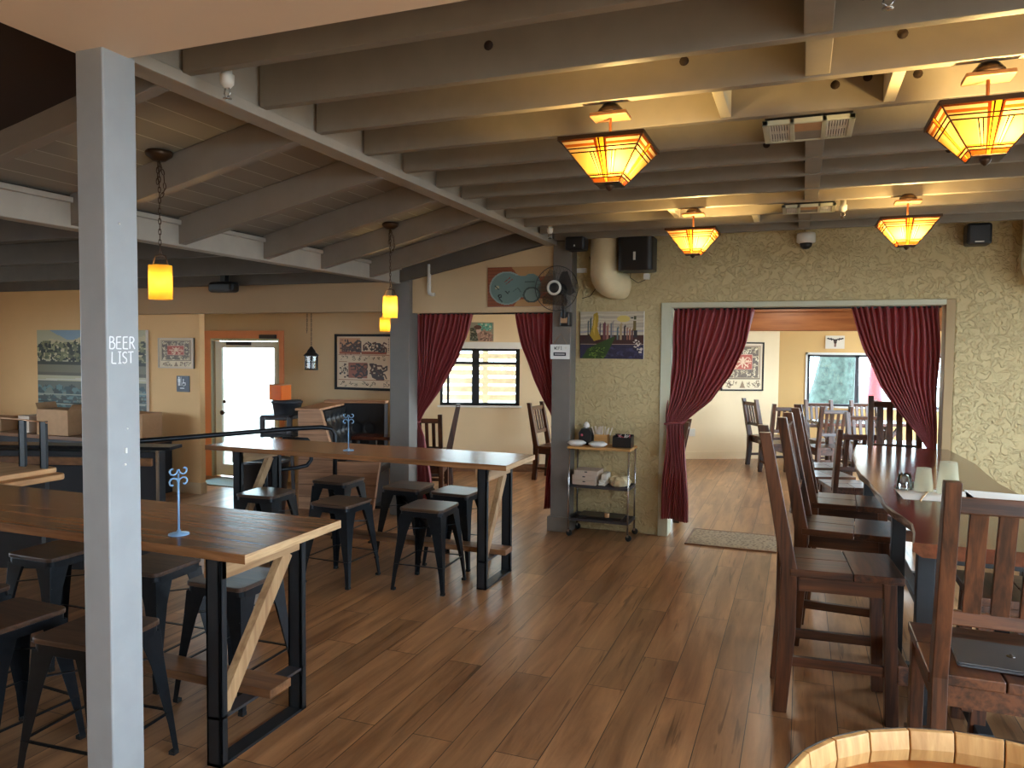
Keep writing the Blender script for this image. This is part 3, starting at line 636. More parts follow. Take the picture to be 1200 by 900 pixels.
def tiffany():
    t = thing('stained_glass_lamp', '', 'lamp', (0, 0, 0)); zt, zb, W, w_ = 2.525, 2.375, 0.165, 0.052
    pat = glass_pattern()
    me_v, me_f, cols = [], [], []
    def panel_mesh(rot):
        vs, fs, cl = [], [], []; c, s_ = math.cos(rot), math.sin(rot)
        for j in range(pat.h):
            i = 0
            while i < pat.w:
                k = i+1
                while k < pat.w and k-i < 6 and np.allclose(pat.a[j, k], pat.a[j, i]): k += 1
                b = len(vs)
                for u_, v in ((i/pat.w, (j+1)/pat.h), (k/pat.w, (j+1)/pat.h), (k/pat.w, j/pat.h), (i/pat.w, j/pat.h)):
                    h = W+(w_-W)*v; x, yv, z = (2*u_-1)*h, -h, zt+(zb-zt)*v; vs.append((x*c-yv*s_, x*s_+yv*c, z))
                fs.append((b, b+1, b+2, b+3)); cl += [(*pat.a[j, i], 1)]*4; i = k
        me = bpy.data.meshes.new('glass_panel'); me.from_pydata(vs, [], fs); me.materials.append(M['stained_glass'])
        me.color_attributes.new('paint', 'FLOAT_COLOR', 'CORNER').data.foreach_set('color', np.array(cl, dtype=np.float32).ravel())
        o = bpy.data.objects.new('glass_panel', me); C.objects.link(o); o.parent = t
    for q in range(4): panel_mesh(q*PI/2)
    rm = MB()
    for q in range(4):
        c, s_ = math.cos(q*PI/2), math.sin(q*PI/2)
        P = lambda x, yv, z: (x*c-yv*s_, x*s_+yv*c, z)
        rm.bar(P(-W-.004, -W-.003, zt+.004), P(W+.004, -W-.003, zt+.004), 0.006, 0.016, (c*0-s_*1, c, 0))
        rm.bar(P(-W, -W, zt), P(-w_, -w_, zb), 0.004, 0.004, (0, 0, 1))
    rm.build('shade_rim', 'bronze', t)
    MB().box(-w_, w_, -w_, w_, zb-0.006, zb).lathe([(0.02, 0), (0.014, -.012), (0.004, -0.022)], 12, (0, 0, zb-0.006)).build('finial', 'bronze', t, 0.002)
    MB().tube([(0, 0, 2.64), (0, 0, zb)], 0.006, 8).build('stem', 'copper', t)
    MB().box(-.075, .075, -.05, .05, 2.640, 2.656).build('ceiling_plate', 'copper', t, 0.003)
    MB().lathe([(0.055, 2.656), (0.05, 2.672), (0.03, 2.695)], 18).build('canopy', 'bronze', t)
    MB().lathe([(0.012, 0.0), (0.014, 0.02), (0.014, 0.05), (0.008, 0.06)], 12, (0.0, 0.02, 2.47)).build('lamp_socket', 'bronze', t)
    return t
LW = 20.0
tf = tiffany(); tf['group'] = 'stained glass ceiling lamps'
tl = [((-0.75, 3.05, 0), 'stained glass pyramid ceiling lamp hanging nearest the white post, left of the air vent'),
      ((0.575, 3.05, 0), 'large stained glass pyramid lamp at the right, right of the nearer air vent'),
      ((-0.73, 5.42, 0), 'small stained glass pyramid lamp over the left end of the curtained opening'),
      ((0.60, 5.37, 0), 'small stained glass pyramid lamp over the long table, right of the dome camera')]
for i, (p, lb) in enumerate(tl):
    o = tf if i == 0 else dup(tf, p, 0, lb); o.location = p; o['label'] = lb
    for dx in (0.045 if i != 3 else -0.045,): lamp('lamp_light', (dx, -0.045, 2.465), LW, (1.0, 0.68, 0.25), o, 0.022)
def link_chain(mb, p, q, r=0.010, wire=0.0022, pitch=0.026):
    p, q = Vector(p), Vector(q); n = max(2, int((q-p).length/pitch)); d = (q-p).normalized(); a = d.orthogonal().normalized(); b = d.cross(a)
    for i in range(n):
        c = p+(q-p)*((i+.5)/n); s1 = a if i % 2 else b
        mb.tube([c+s1*(r*0.6*math.cos(t_))+d*(pitch*0.66*math.sin(t_)) for t_ in [2*PI*k/8 for k in range(8)]], wire, 4, closed=True)
def pendant(ztop, zshade_top, h=0.19, r=0.068):
    t = thing('pendant_lamp', '', 'lamp', (0, 0, 0)); t['group'] = 'amber cylinder pendants'
    MB().lathe([(0.03, ztop-.045), (0.062, ztop-.02), (0.068, ztop)], 20).build('canopy', 'bronze', t)
    ch = MB(); link_chain(ch, (0, 0, ztop-.045), (0, 0, zshade_top+.05))
    if ztop > 2.6:
        for a_, b_ in (((.005, 0, ztop-.05), (.030, 0, ztop-.12)), ((.030, 0, ztop-.12), (.036, 0, ztop-.19)), ((.036, 0, ztop-.19), (.012, 0, ztop-.225)), ((-.008, 0, ztop-.05), (-.012, 0, ztop-.16))): link_chain(ch, a_, b_)
    ch.build('chain', 'bronze', t)
    MB().tube([(-.05, 0, zshade_top), (-.035, 0, zshade_top+.045), (0, 0, zshade_top+.058), (.035, 0, zshade_top+.045), (.05, 0, zshade_top)], 0.004, 6).build('bracket', 'bronze', t)
    MB().lathe([(r, zshade_top-h), (r, zshade_top)], 28, cap=False).build('glass_shade', 'amber_glass', t)
    MB().lathe([(0.014, zshade_top), (0.02, zshade_top-.05), (0.012, zshade_top-.055)], 12).build('lamp_socket', 'bronze', t)
    lamp('lamp_light', (0, 0, zshade_top-h*0.52), 5.5, (1.0, 0.70, 0.28), t, 0.02)
    return t
p1 = pendant(2.672, 2.105, .17, .056); p1.location = (-3.04, 2.95, 0); p1['label'] = 'amber glass cylinder pendant lamp on a long chain just right of the white post'
p2 = dup(p1, (-3.03, 5.22, 0.0), 0, 'amber glass cylinder pendant lamp on a long chain in front of the grey post'); lamp('lamp_light', (0, 0, 2.01), 5.5, (1.0, 0.70, 0.28), p2, 0.02)
p3 = pendant(2.33, 2.03, 0.15, 0.06); p3.location = (-4.30, 7.3, 0); p3['label'] = 'small amber pendant lamp lowest and farthest, over the booth'
p4 = pendant(2.52, 2.14); p4.location = (-6.56, 5.7, 0); p4['label'] = 'amber pendant lamp near the landscape painting, hidden behind the white post'

for i, (x, yv, lb) in enumerate(((-.2, 8.2, 'flush ceiling light of the right porch, above the wide opening'), (-2.9, 8.3, 'flush ceiling light of the left porch, above the curtained opening'))):
    t = thing('ceiling_light', lb, 'lamp', (x, yv, 0)); MB().lathe([(.15, 2.42), (.15, 2.39), (.13, 2.385)], 28).build('ring', 'bronze', t)
    MB().lathe([(.13, 2.385), (.11, 2.35), (.06, 2.33), (0, 2.325)], 28).build('diffuser', 'paper', t); lamp('lamp_light', (0, 0, 2.27), 16, (1.0, 0.86, 0.66), t, .1)
# ---- things fixed to the ceiling
def vent(name, loc, sx, sy, label):
    t = thing(name, label, 'vent', loc, 0, 'ceiling vents'); z = 0
    fr = MB().box(-sx, sx, -sy, -sy+.02, -.02, 0).box(-sx, sx, sy-.02, sy, -.02, 0).box(-sx, -sx+.025, -sy, sy, -.02, 0).box(sx-.025, sx, -sy, sy, -.02, 0).box(-.075, -.055, -sy, sy, -.02, 0).box(.055, .075, -sy, sy, -.02, 0)
    fr.build('frame', 'trim_paint', t, 0.002); B(-sx+.01, sx-.01, -sy+.01, sy-.01, -.004, 0.012).build('backing', 'black_plastic', t)
    B(-.055, .055, -sy+.02, 0, -.016, -.004).build('panel', 'cardboard', t); B(-.055, .055, 0, sy-.02, -.016, -.004).build('panel', 'joist_paint', t)
    for side in (-1, 1):
        s_ = MB(); x0, x1 = (-sx+.03, -.08) if side < 0 else (.08, sx-.03); n = 7
        for k in range(n+1): xx = x0+(x1-x0)*k/n; s_.box(xx-.0032, xx+.0032, -sy+.02, sy-.02, -.016, -.006)
        s_.box(x0, x1, -.004, .004, -.017, -.006)
        s_.build('grille', 'white_plastic', t)
    return t
vent('ceiling_vent', (0.0, 3.63, 2.692), .185, .155, 'white slotted air vent between the two larger stained glass lamps')
v2 = vent('ceiling_vent', (0.02, 5.62, 2.692), .17, .13, 'white slotted air vent between the two small stained glass lamps')
cam_t = thing('dome_camera', 'white dome security camera under the beams above the curtained opening', 'camera', (0.01, 6.84, 2.693))
MB().lathe([(0.07, 0), (0.075, -.02), (0.075, -.075), (0.06, -.085)], 24).build('housing', 'white_plastic', cam_t)
MB().lathe([(0.05, -.08), (0.045, -.11), (0.025, -.13), (0.0, -.135)], 20).build('lens_dome', 'black_plastic', cam_t)
def sprinkler(loc, label):
    t = thing('sprinkler', label, 'sprinkler', loc, 0, 'ceiling sprinklers')
    MB().lathe([(0.018, 0.03), (0.018, -.012), (0.026, -.014), (0.024, -.045), (0.012, -.06)], 14).build('pipe', 'white_plastic', t)
    MB().tube([(-.008, 0, -.06), (-.014, 0, -.08), (0, 0, -.095)], .003, 5).tube([(.008, 0, -.06), (.014, 0, -.08), (0, 0, -.095)], .003, 5).lathe([(0.016, -.096), (0.016, -.099)], 12).build('deflector', 'chrome', t)
    return t
sprinkler((-1.98, 2.24, 2.70), 'sprinkler head hanging beside the ridge beam near the white post')
sprinkler((0.20, 2.38, 2.755), 'sprinkler head at the top edge of the view between the nearest joists')
sprinkler((-1.94, 5.90, 2.70), 'sprinkler head at the far end of the ridge beam near the wall fan')
sprinkler((0.235, 5.58, 2.70), 'sprinkler head beside the far air vent')
# ducts, speakers on the textured wall
def duct(x, label, r=0.125):
    pts = [(x, 6.73, 2.9)]+[(x, 6.73, 2.38)]
    pts += [(x+0.085*(1-math.cos(R(a))), 6.73+0.15*(1-math.cos(R(a))), 2.38-0.09*math.sin(R(a))) for a in (18, 36, 54, 72, 88)]+[(x+.13, 6.93, 2.288)]
    tag(MB().tube(pts, r, 28).build('duct', 'duct_paint'), label, 'duct', 'round air ducts')
duct(-1.69, 'cream round air duct coming down the wall between the fan and the black speaker')
duct(1.66, 'cream round air duct at the upper right above the end of the wall')
sp = thing('speaker', 'large black rounded speaker hanging beside the cream duct', 'speaker', (-1.39, 6.74, 0))
rbox(-.155, .155, -.14, .14, 2.40, 2.70, .05).build('cabinet', 'black_plastic', sp, 0.012)
MB().box(-.01, .01, -.147, -.139, 2.49, 2.56).build('badge', 'white_plastic', sp)
B(.04, .09, .07, .13, 2.34, 2.39).build('socket', 'white_plastic', sp, 0.003)
MB().tube([(-.08, .10, 2.42), (-.09, .12, 2.36), (-.02, .13, 2.31), (.05, .13, 2.34)], .003, 5).build('cord', 'rubber', sp)
s2 = thing('speaker', 'small black speaker under the beams above the wall fan', 'speaker', (-1.90, 6.55, 0))
MB().box(-.09, .09, -.08, .08, 2.58, 2.70).build('cabinet', 'black_plastic', s2, 0.02); B(-.006, .006, -.084, -.078, 2.61, 2.625).build('badge', 'white_plastic', s2)
s3 = thing('speaker', 'black wall speaker under the beams near the right duct', 'speaker', (1.25, 6.8, 0))
MB().box(-.085, .085, -.08, .08, 2.535, 2.70).build('cabinet', 'black_plastic', s3, 0.02); B(-.03, .03, -.084, -.078, 2.552, 2.560).build('badge', 'white_plastic', s3)
s4 = thing('speaker', 'black speaker hanging from the beams above the orange door', 'speaker', (-5.75, 6.44, 0))
B(-.03, .03, -.03, .03, 2.37, 2.52).build('bracket', 'black_plastic', s4)
MB().box(-.16, .16, -.08, .055, 2.27, 2.38).build('cabinet', 'black_plastic', s4, 0.03)
# wall fan
fan = thing('wall_fan', 'black caged wall fan with a white ring on the grey post', 'fan', (-2.045, 6.42, 2.24))
cg = MB()
for k in range(30):
    a = 2*PI*k/30; c, s_ = math.cos(a), math.sin(a)
    cg.tube([(.045*c, -.062, .045*s_), (.12*c, -.06, .12*s_), (.185*c, -.035, .185*s_), (.197*c, 0, .197*s_)], .0011, 4)
    cg.tube([(.197*c, 0, .197*s_), (.16*c, .05, .16*s_), (.06*c, .065, .06*s_)], .0011, 4)
for rr, yy in ((.197, 0), (.13, -.058), (.08, -.062)): cg.tube([(rr*math.cos(2*PI*k/40), yy, rr*math.sin(2*PI*k/40)) for k in range(40)], .0035 if rr > .19 else .0014, 5, closed=True)
cg.build('cage', 'black_plastic', fan)
for k in range(3):
    a0 = 2*PI*k/3+.4; vs = []
    for rr, wv in ((.03, .55), (.09, .92), (.15, .88), (.18, .6)):
        for sgn in (-1, 1): a = a0+sgn*wv; vs.append((rr*math.cos(a), sgn*.014-.005, rr*math.sin(a)))
    MB().add(vs, [(0, 1, 3, 2), (2, 3, 5, 4), (4, 5, 7, 6)], 0, True).build('blade', 'fan_blade', fan)
MB().lathe([(0.066, -.064), (0.066, -.074), (0.048, -.078), (0.045, -.068)], 30, axis='y').build('ring', 'white_plastic', fan)
MB().lathe([(0.045, -.06), (0.045, -.07), (0.03, -.076), (0, -.078)], 24, axis='y').lathe([(0.05, .05), (0.055, .15), (0.04, .19)], 20, axis='y').build('motor', 'black_plastic', fan)
MB().bar((0.03, .12, -.02), (0.03, .14, -.26), .05, .035).build('stand', 'black_plastic', fan, .006)
MB().box(-.015, .075, .16, .265, -.33, -.20).build('wall_bracket', 'black_plastic', fan, .012); B(-.005, .055, .152, .162, -.30, -.25).build('label', 'cardboard', fan)
tag(MB().tube([(-1.86, 6.83, 2.56), (-1.84, 6.88, 2.50), (-1.80, 6.885, 2.43), (-1.79, 6.885, 2.36)], .003, 5).tube([(-1.90, 6.75, 2.17), (-1.86, 6.88, 2.20), (-1.80, 6.885, 2.28)], .003, 5).build('wire', 'rubber'), 'thin black wires running along the wall beside the fan', 'wire')

# ================================================================== PICTURES AND SIGNS
rs = random.Random(11)
def codex(w_, h_):
    a = Art(w_, h_, 'd9c3a4'); dk = ['3c2a22', '54362a', '2f2c30']; n = rs
    a.rect(.05, .04, .45, .34, 'c4906a'); a.speck(n, (.06, .06, .22, .32), dk, 26, .02); a.figures(n, (.1, .05, .45, .34), dk, 12)
    a.rect(.05, .31, .45, .345, '9a5238').rect(.47, .30, .93, .345, '9a5238'); a.figures(n, (.5, .05, .92, .30), dk, 16)
    for k in range(4): a.figures(n, (.07+k*.22, .37, .26+k*.22, .46), dk, 5)
    a.rect(.22, .52, .58, .82, '9a5c48'); a.figures(n, (.24, .54, .57, .8), dk, 12); a.speck(n, (.06, .54, .2, .8), dk, 24, .018)
    a.figures(n, (.62, .53, .93, .82), dk, 16)
    for k in range(5): a.figures(n, (.04+k*.19, .87, .21+k*.19, .97), dk, 4)
    for v in (.355, .485, .845): a.line([(.03, v), (.97, v)], .008, '8a4a30')
    for k in range(8): a.rect(.955, .05+k*.035, .975, .065+k*.035, '2f2c30')
    return a
def border_art(w_, h_):
    a = Art(w_, h_, 'd8c3a2'); lt = ['e0cda8', 'cdb48a']; bg = '5c4a3a'
    a.rect(.05, .05, .95, .97, '7a5c46').rect(.07, .065, .93, .955, 'd2b890'); a.rect(.09, .075, .91, .745, bg)
    for k in range(4):
        for (x, yv) in ((.10+k*.205, .085), (.10+k*.205, .585)): a.rect(x, yv, x+.19, yv+.15, '6d5a46'); a.figures(rs, (x, yv, x+.19, yv+.15), lt, 5)
    for k in range(2):
        for x in (.10, .76): a.rect(x, .25+k*.17, x+.14, .40+k*.17, '64503e'); a.figures(rs, (x, .25+k*.17, x+.14, .40+k*.17), lt, 5)
    a.rect(.25, .235, .75, .575, 'd8a48c').rect(.265, .25, .735, .56, 'b04a34')
    for s_ in (-1, 1):
        for (x, yv) in ((.10, -.10), (.13, .10), (.2, -.02)): a.line([(.5, .4), (.5+s_*x, .4+yv)], .03, 'e0bc98')
        a.figures(rs, (.5+s_*.12-.08, .27, .5+s_*.12+.08, .53), ['e0bc98'], 4)
    a.ell(.5, .33, .035, .05, 'e0bc98'); a.rect(.485, .33, .515, .53, 'e0bc98')
    a.rect(.05, .765, .95, .785, '4c3424').rect(.05, .785, .95, .97, 'dcc8a2')
    a.figures(rs, (.06, .80, .36, .95), ['5a4434', '7a5a3c'], 12).figures(rs, (.62, .80, .94, .95), ['5a4434', '7a5a3c'], 12).poly([(.43, .96), (.5, .80), (.57, .96)], '8a6c4c')
    return a
def landscape(w_, h_):
    a = Art(w_, h_, 'a9a384'); n = rs; a.poly([(.12, 0), (.62, 0), (.5, .08), (.3, .1)], '7f97a6')
    a.poly([(0, .22), (.12, .08), (.3, .12), (.5, .02), (.75, .10), (1, .05), (1, .3), (0, .3)], 'b9ab84')
    a.poly([(.5, .02), (.62, .0), (.8, .12), (.55, .14)], 'd9cfae')
    a.speck(n, (0, .12, 1, .33), ['4d5238', '2e3426', '6c6c48', '8d8a60', '1d211b'], 420, .022)
    a.rect(0, .33, 1, .36, '2f3226').rect(0, .36, 1, .44, '6d6852'); a.line([(0, .51), (.3, .50), (.6, .48), (1, .49)], .012, 'b9b29e')
    a.rect(0, .44, 1, .475, '5a5544').rect(0, .53, 1, .60, '5f6258').rect(0, .60, 1, .80, '4c605c')
    a.speck(n, (0, .58, 1, .82), ['3a4c4c', '5a7472', '6c7468', '3c4540'], 260, .03)
    for k in range(7): y_ = .66+.035*k; a.line([(0, y_), (.3, y_+n.uniform(-.02, .03)), (.6, y_+n.uniform(-.03, .02)), (1, y_-.04)], .012, n.choice(['2e3430', '8d9182', '3f4540']))
    a.speck(n, (0, .85, 1, .99), ['3c4438', '8e8f78', '2a302a', '66705a'], 260, .018)
    a.line([(.05, .99), (.2, .90), (.24, .99)], .02, 'a3a184'); a.line([(.5, .99), (.62, .9), (.8, .95)], .02, 'a3a184')
    return a
def skyline(w_, h_):
    a = Art(w_, h_, 'b9ad98'); n = rs
    for k in range(9): y_ = .06+.05*k; a.line([(0, y_+.02), (.3, y_), (.7, y_+.02), (1, y_-.01)], .02, n.choice(['a89e90', 'c8bca4', '9a96a0']))
    a.ell(.68, .15, .1, .07, 'd0bc6a')
    a.poly([(0, .5), (.05, .49), (.5, .49), (1, .5), (1, .72), (0, .72)], '3c1c18')
    for x, h, wv, c in ((.13, .34, .02, '3f4a50'), (.17, .40, .03, '4c5a54'), (.32, .28, .02, '4a3c4c'), (.39, .30, .04, '6a3a42'), (.44, .26, .03, '9a6a5c'), (.50, .30, .025, '6c6e74'), (.53, .34, .012, '7c6c7c'), (.6, .2, .03, '5c6c70'), (.65, .28, .04, 'a08c6c'), (.71, .24, .03, '3a3034'), (.75, .2, .02, '8c5c4c'), (.79, .18, .02, '9c6a54'), (.83, .16, .03, '5c3c3c')):
        a.rect(x-wv/2, .56-h, x+wv/2, .6, c); a.poly([(x-wv/2, .56-h), (x, .50-h), (x+wv/2, .56-h)], c)
    a.poly([(.15, .50), (.19, .30), (.21, .05), (.27, .0), (.29, .12), (.27, .35), (.33, .58), (.22, .62)], 'a98a2c').poly([(.20, .4), (.225, .1), (.245, .1), (.23, .5)], 'c9a84a')
    a.rect(.845, .20, .89, .42, '6a5a2c').rect(.85, .10, .885, .18, '4c4c30').rect(.80, .13, .84, .16, '34302c').rect(.85, .40, .9, .56, '24262c')
    a.poly([(0, .70), (.13, .46), (.22, .62), (.3, .7)], '3a2622'); a.rect(0, .69, 1, .71, 'a08c7c').rect(0, .71, 1, 1, '2c2840')
    a.speck(n, (0.3, .74, 1, .98), ['34304c', '24203a', '3c3a5c'], 90, .03)
    a.poly([(.02, 1), (.12, .78), (.30, .66), (.50, .54), (.56, .52), (.50, .70), (.44, .86), (.38, 1)], '2c4418')
    a.speck(n, (.14, .76, .40, .97), ['4c6a24', '1e3412', '6a8434'], 120, .012)
    a.speck(n, (.84, .6, .97, .86), ['c8bcae', '2c2430', 'd8d0c4'], 26, .02)
    return a
def portrait(w_, h_):
    a = Art(w_, h_, '8c8a78'); n = rs; a.rect(.35, .05, .95, .35, '5aa090').speck(n, (.4, .05, .95, .4), ['6cb4a4', 'b8c8b4', '4c8878'], 40, .05)
    a.speck(n, (.02, .3, .4, .98), ['3c4438', '5c5c48', '2c2c24'], 90, .05); a.ell(.36, .42, .10, .18, 'c8a898').ell(.32, .25, .16, .12, '54382c')
    a.poly([(.3, .6), (.55, .4), (.9, .5), (.95, 1), (.35, 1)], 'a07c6c').speck(n, (.45, .5, .95, .95), ['b89480', '84645a', '5c4c40'], 60, .04); return a
def snowman_board(w_, h_):
    # generic: grey-green linked round shapes on a reddish plank
    a = Art(w_, h_, '8a4c30'); n = rs
    for k in range(12): a.line([(0, k/12), (1, k/12+.02)], .006, '703a24')
    a.poly([(.33, .0), (.95, .0), (.95, .22), (.45, .30), (.40, .16)], 'b0875a').poly([(.36, 1), (.42, .82), (.80, .78), (.96, .9), (.96, 1)], 'b0875a')
    a.ell(.265, .52, .245, .42, '8a9c96').ell(.265, .52, .225, .385, '68807c'); a.poly([(.35, .2), (.58, .24), (.62, .5), (.58, .78), (.38, .75)], '68807c')
    a.ell(.60, .45, .13, .28, '68807c').ell(.61, .70, .12, .20, '3f4f4c').ell(.61, .70, .095, .16, '7c918c')
    a.line([(.24, .36), (.31, .26)], .012, '8a3a34').line([(.26, .42), (.34, .30)], .012, '8a3a34')
    a.ell(.17, .72, .03, .05, '1c2426').ell(.17, .72, .012, .022, '68807c').line([(.16, .78), (.2, .86)], .014, '1c2426').ell(.13, .5, .03, .05, 'a8a084').line([(.10, .46), (.15, .55)], .015, '24403a')
    a.line([(.25, .60), (.28, .66), (.30, .60)], .012, '1c2426').line([(.36, .6), (.42, .52), (.46, .62)], .012, '4a5c58').rect(.52, .38, .66, .41, '4a5c58'); return a
def skull_art(w_, h_):
    a = Art(w_, h_, 'e4dccc'); a.line([(.1, .2), (.3, .26), (.5, .30), (.7, .26), (.9, .2)], .07, '241c1a').poly([(.38, .25), (.62, .25), (.56, .6), (.52, .85), (.48, .85), (.44, .6)], '3a2c28')
    a.line([(.28, .18), (.3, .32)], .05, '241c1a').line([(.72, .18), (.7, .32)], .05, '241c1a').ell(.5, .72, .06, .14, '8c6c5c'); return a
def picture(name, label, art, x, z, W, H, yface, frame=None, fw_=0.025, depth=0.03, F=None, s=None):
    """x,z = top-left of the picture on a wall whose face is at yface; frame = material of the frame, or None for a bare canvas"""
    t = thing(name, label, 'picture', (0, 0, 0))
    if F is None: o, ux, nrm = Vector((x, yface, z)), Vector((1, 0, 0)), Vector((0, -1, 0))
    else: ux, nn = F.ax(); nrm = -nn; o = Vector((F.b[0], F.b[1], 0))+ux*s+Vector((0, 0, z))
    uz = Vector((0, 0, 1))
    def slab(mb, a, b_, c, d, n0, n1):
        vs = []
        for nn_ in (n0, n1):
            for (p, q) in ((a, c), (b_, c), (b_, d), (a, d)): vs.append(o+ux*p-uz*q+nrm*nn_)
        mb.add(vs, [(0, 3, 2, 1), (4, 5, 6, 7), (0, 1, 5, 4), (1, 2, 6, 5), (2, 3, 7, 6), (3, 0, 4, 7)])
    k = MB(); slab(k, 0, W, 0, H, 0.001, depth*0.6 if frame else depth); k.build('canvas', 'paper', t)
    if frame:
        f = MB(); slab(f, 0, W, 0, fw_, 0.001, depth); slab(f, 0, W, H-fw_, H, 0.001, depth); slab(f, 0, fw_, fw_, H-fw_, 0.001, depth); slab(f, W-fw_, W, fw_, H-fw_, 0.001, depth)
        f.build('frame', frame, t); art.mesh('artwork', o+ux*fw_-uz*fw_+nrm*(depth*.6+.002), ux, uz, W-2*fw_, H-2*fw_, t)
    else: art.mesh('artwork', o+nrm*(depth+.001), ux, uz, W, H, t)
    return t
picture('canvas_painting', 'large landscape painting of trees and river, partly hidden by the white post', landscape(110, 90), -8.95, 1.88, 1.79, 1.20, 6.76, depth=.04)
picture('framed_print', 'small tan print with a red centre panel left of the orange door', border_art(60, 56), -6.99, 1.79, .52, .35, 6.76, 'box_white', .012)
picture('framed_print', 'large black framed print of dark figures on the wall above the booth', codex(110, 96), -5.28, 1.86, .80, .67, 7.8, 'frame_black', .03)
picture('canvas_painting', 'painting of a city skyline over purple water on the textured wall', skyline(110, 80), -1.95, 2.055, .60, .437, 6.9, depth=.025)
picture('canvas_painting', 'small painting of a pale face by green water above the left porch window', portrait(48, 40), 0, 2.06, .325, .26, 0, F=FA, s=-.82, depth=.02)
picture('framed_print', 'black framed tan print with red centre panel on the porch wall', border_art(90, 90), 0, 1.84, .70, .765, 0, 'frame_black', .022, F=FB_, s=.485)
picture('canvas_painting', 'small white picture of a dark horned skull above the right porch window', skull_art(44, 30), 0, 1.95, .27, .20, 0, F=FC, s=.68, depth=.02)
picture('wall_board', 'reddish board with grey-green linked rounds on the gable wall behind the fan', snowman_board(110, 60), -2.83, 2.475, .73, .375, 6.745, depth=.03)
# restroom sign
rsn = thing('restroom_sign', 'dark blue restroom sign with pale figures below the small tan print', 'sign', (-6.735, 6.76, 1.355))
B(0, .19, -.008, 0, -.185, 0).build('plate', 'sign_blue', rsn, .002)
g = MB()
for x in (.04,): g.lathe([(.010, 0), (.010, -.003)], 12, (x, -.009, -.022), axis='y').box(x-.016, x+.016, -.011, -.008, -.075, -.034).box(x-.013, x-.003, -.011, -.008, -.115, -.075).box(x+.003, x+.013, -.011, -.008, -.115, -.075)
g.box(.066, .070, -.011, -.008, -.118, -.015)
g.lathe([(.010, 0), (.010, -.003)], 12, (.105, -.009, -.045), axis='y').box(.098, .108, -.011, -.008, -.09, -.056).box(.104, .135, -.011, -.008, -.085, -.076).box(.128, .136, -.011, -.008, -.108, -.08)
g.tube([(.108+.022*math.cos(R(a)), -.0095, -.095+.022*math.sin(R(a))) for a in range(120, 400, 28)], .003, 4)
g.build('pictogram', 'lettering', rsn); B(.055, .115, -.011, -.008, -.148, -.138).build('lettering', 'lettering', rsn)
# stroke lettering
def letters(strokes, hgt, o, ux, uz, wd, name, m, parent, t=.001):
    mb = MB()
    for pts, dx, dz in strokes: mb.stroke([((x+dx)*hgt, (z+dz)*hgt) for x, z in pts], wd, o, ux, uz, t)
    return mb.build(name, m, parent)
GL = {'B': [[(0, 0), (.02, 1), (.32, .96), (.42, .78), (.3, .58), (.03, .52)], [(.3, .56), (.5, .38), (.46, .12), (.28, .0), (0, .02)]],
      'E': [[(.45, 1), (.03, .98), (0, .02), (.46, 0)], [(.02, .52), (.38, .54)]],
      'R': [[(0, 0), (.02, 1), (.34, .97), (.44, .76), (.32, .56), (.04, .50)], [(.2, .5), (.5, 0)]],
      'L': [[(.04, 1), (0, .02), (.44, 0)]], 'I': [[(.0, 1), (.3, 1)], [(.15, 1), (.15, 0)], [(0, 0), (.3, .02)]],
      'S': [[(.45, .9), (.28, 1), (.06, .88), (.04, .66), (.22, .52), (.42, .38), (.42, .12), (.22, 0), (0, .1)]],
      'T': [[(0, .98), (.56, 1)], [(.28, 1), (.27, 0)]],
      'W': [[(0, 1), (.14, 0), (.28, .7), (.42, 0), (.56, 1)]], 'F': [[(.42, 1), (0, 1), (0, 0)], [(0, .52), (.34, .52)]]}
def word(wd, x0, z0, adv): return [([p for p in pl], x0+i*adv, z0) for i, ch in enumerate(wd) for pl in GL[ch]]
white_post = [o for o in bpy.data.objects if o.name == 'column'][0]
# the face turned to +X: text runs along +Y
letters(word('BEER', 0, 0, .66), .040, (-2.1115, 1.836, 1.688), (0, 1, 0), (0, 0, 1), .0042, 'lettering', 'lettering', white_post)
letters([(pl, dx_, 0) for ch_, dx_ in zip('LIST', (.14, .80, 1.24, 1.84)) for pl in GL[ch_]], .038, (-2.1115, 1.838, 1.640), (0, 1, 0), (0, 0, 1), .0042, 'lettering', 'lettering', white_post)
scr = MB()
for (yy, z, r_) in ((1.89, 1.30, .004), (1.90, 1.42, .003), (1.88, 2.1, .003)): scr.lathe([(r_, -.001), (r_, .003), (0, .004)], 10, (-2.112, yy, z), axis='x')
scr.box(-2.112, -2.107, 1.889, 1.896, 1.338, 1.356)
scr.build('screw', 'white_paint', white_post)
# wifi sign on the grey post
wf = thing('hanging_sign', 'small white sign reading WIFI hanging on the grey post below the fan', 'sign', (-2.175, 6.67, 1.61))
B(0, .185, -.006, .006, 0, .135).build('board', 'paper', wf, .003)
letters([(p, dx, dz) for p, dx, dz in word('WI', 0, 0, .8)]+[(p, dx, dz) for p, dx, dz in word('FI', 1.5, 0, .7)], .028, (.04, -.0065, .088), (1, 0, 0), (0, 0, 1), .004, 'lettering', 'ink', wf)
mb = MB()
for r_ in (.006, .012, .018): mb.tube([(.148+r_*math.cos(R(a)), -.007, .092+r_*math.sin(R(a))) for a in range(45, 136, 15)], .0018, 4)
mb.build('signal_mark', 'straw_white', wf); B(.032, .152, -.0085, -.006, .03, .062).build('password_strip', 'ink', wf)
B(.045, .14, -.0095, -.0085, .043, .049).build('strip_text', 'paper', wf)
MB().tube([(.03, 0, .135), (.095, .01, .235), (.16, 0, .135)], .0015, 4).build('string', 'cardboard', wf)
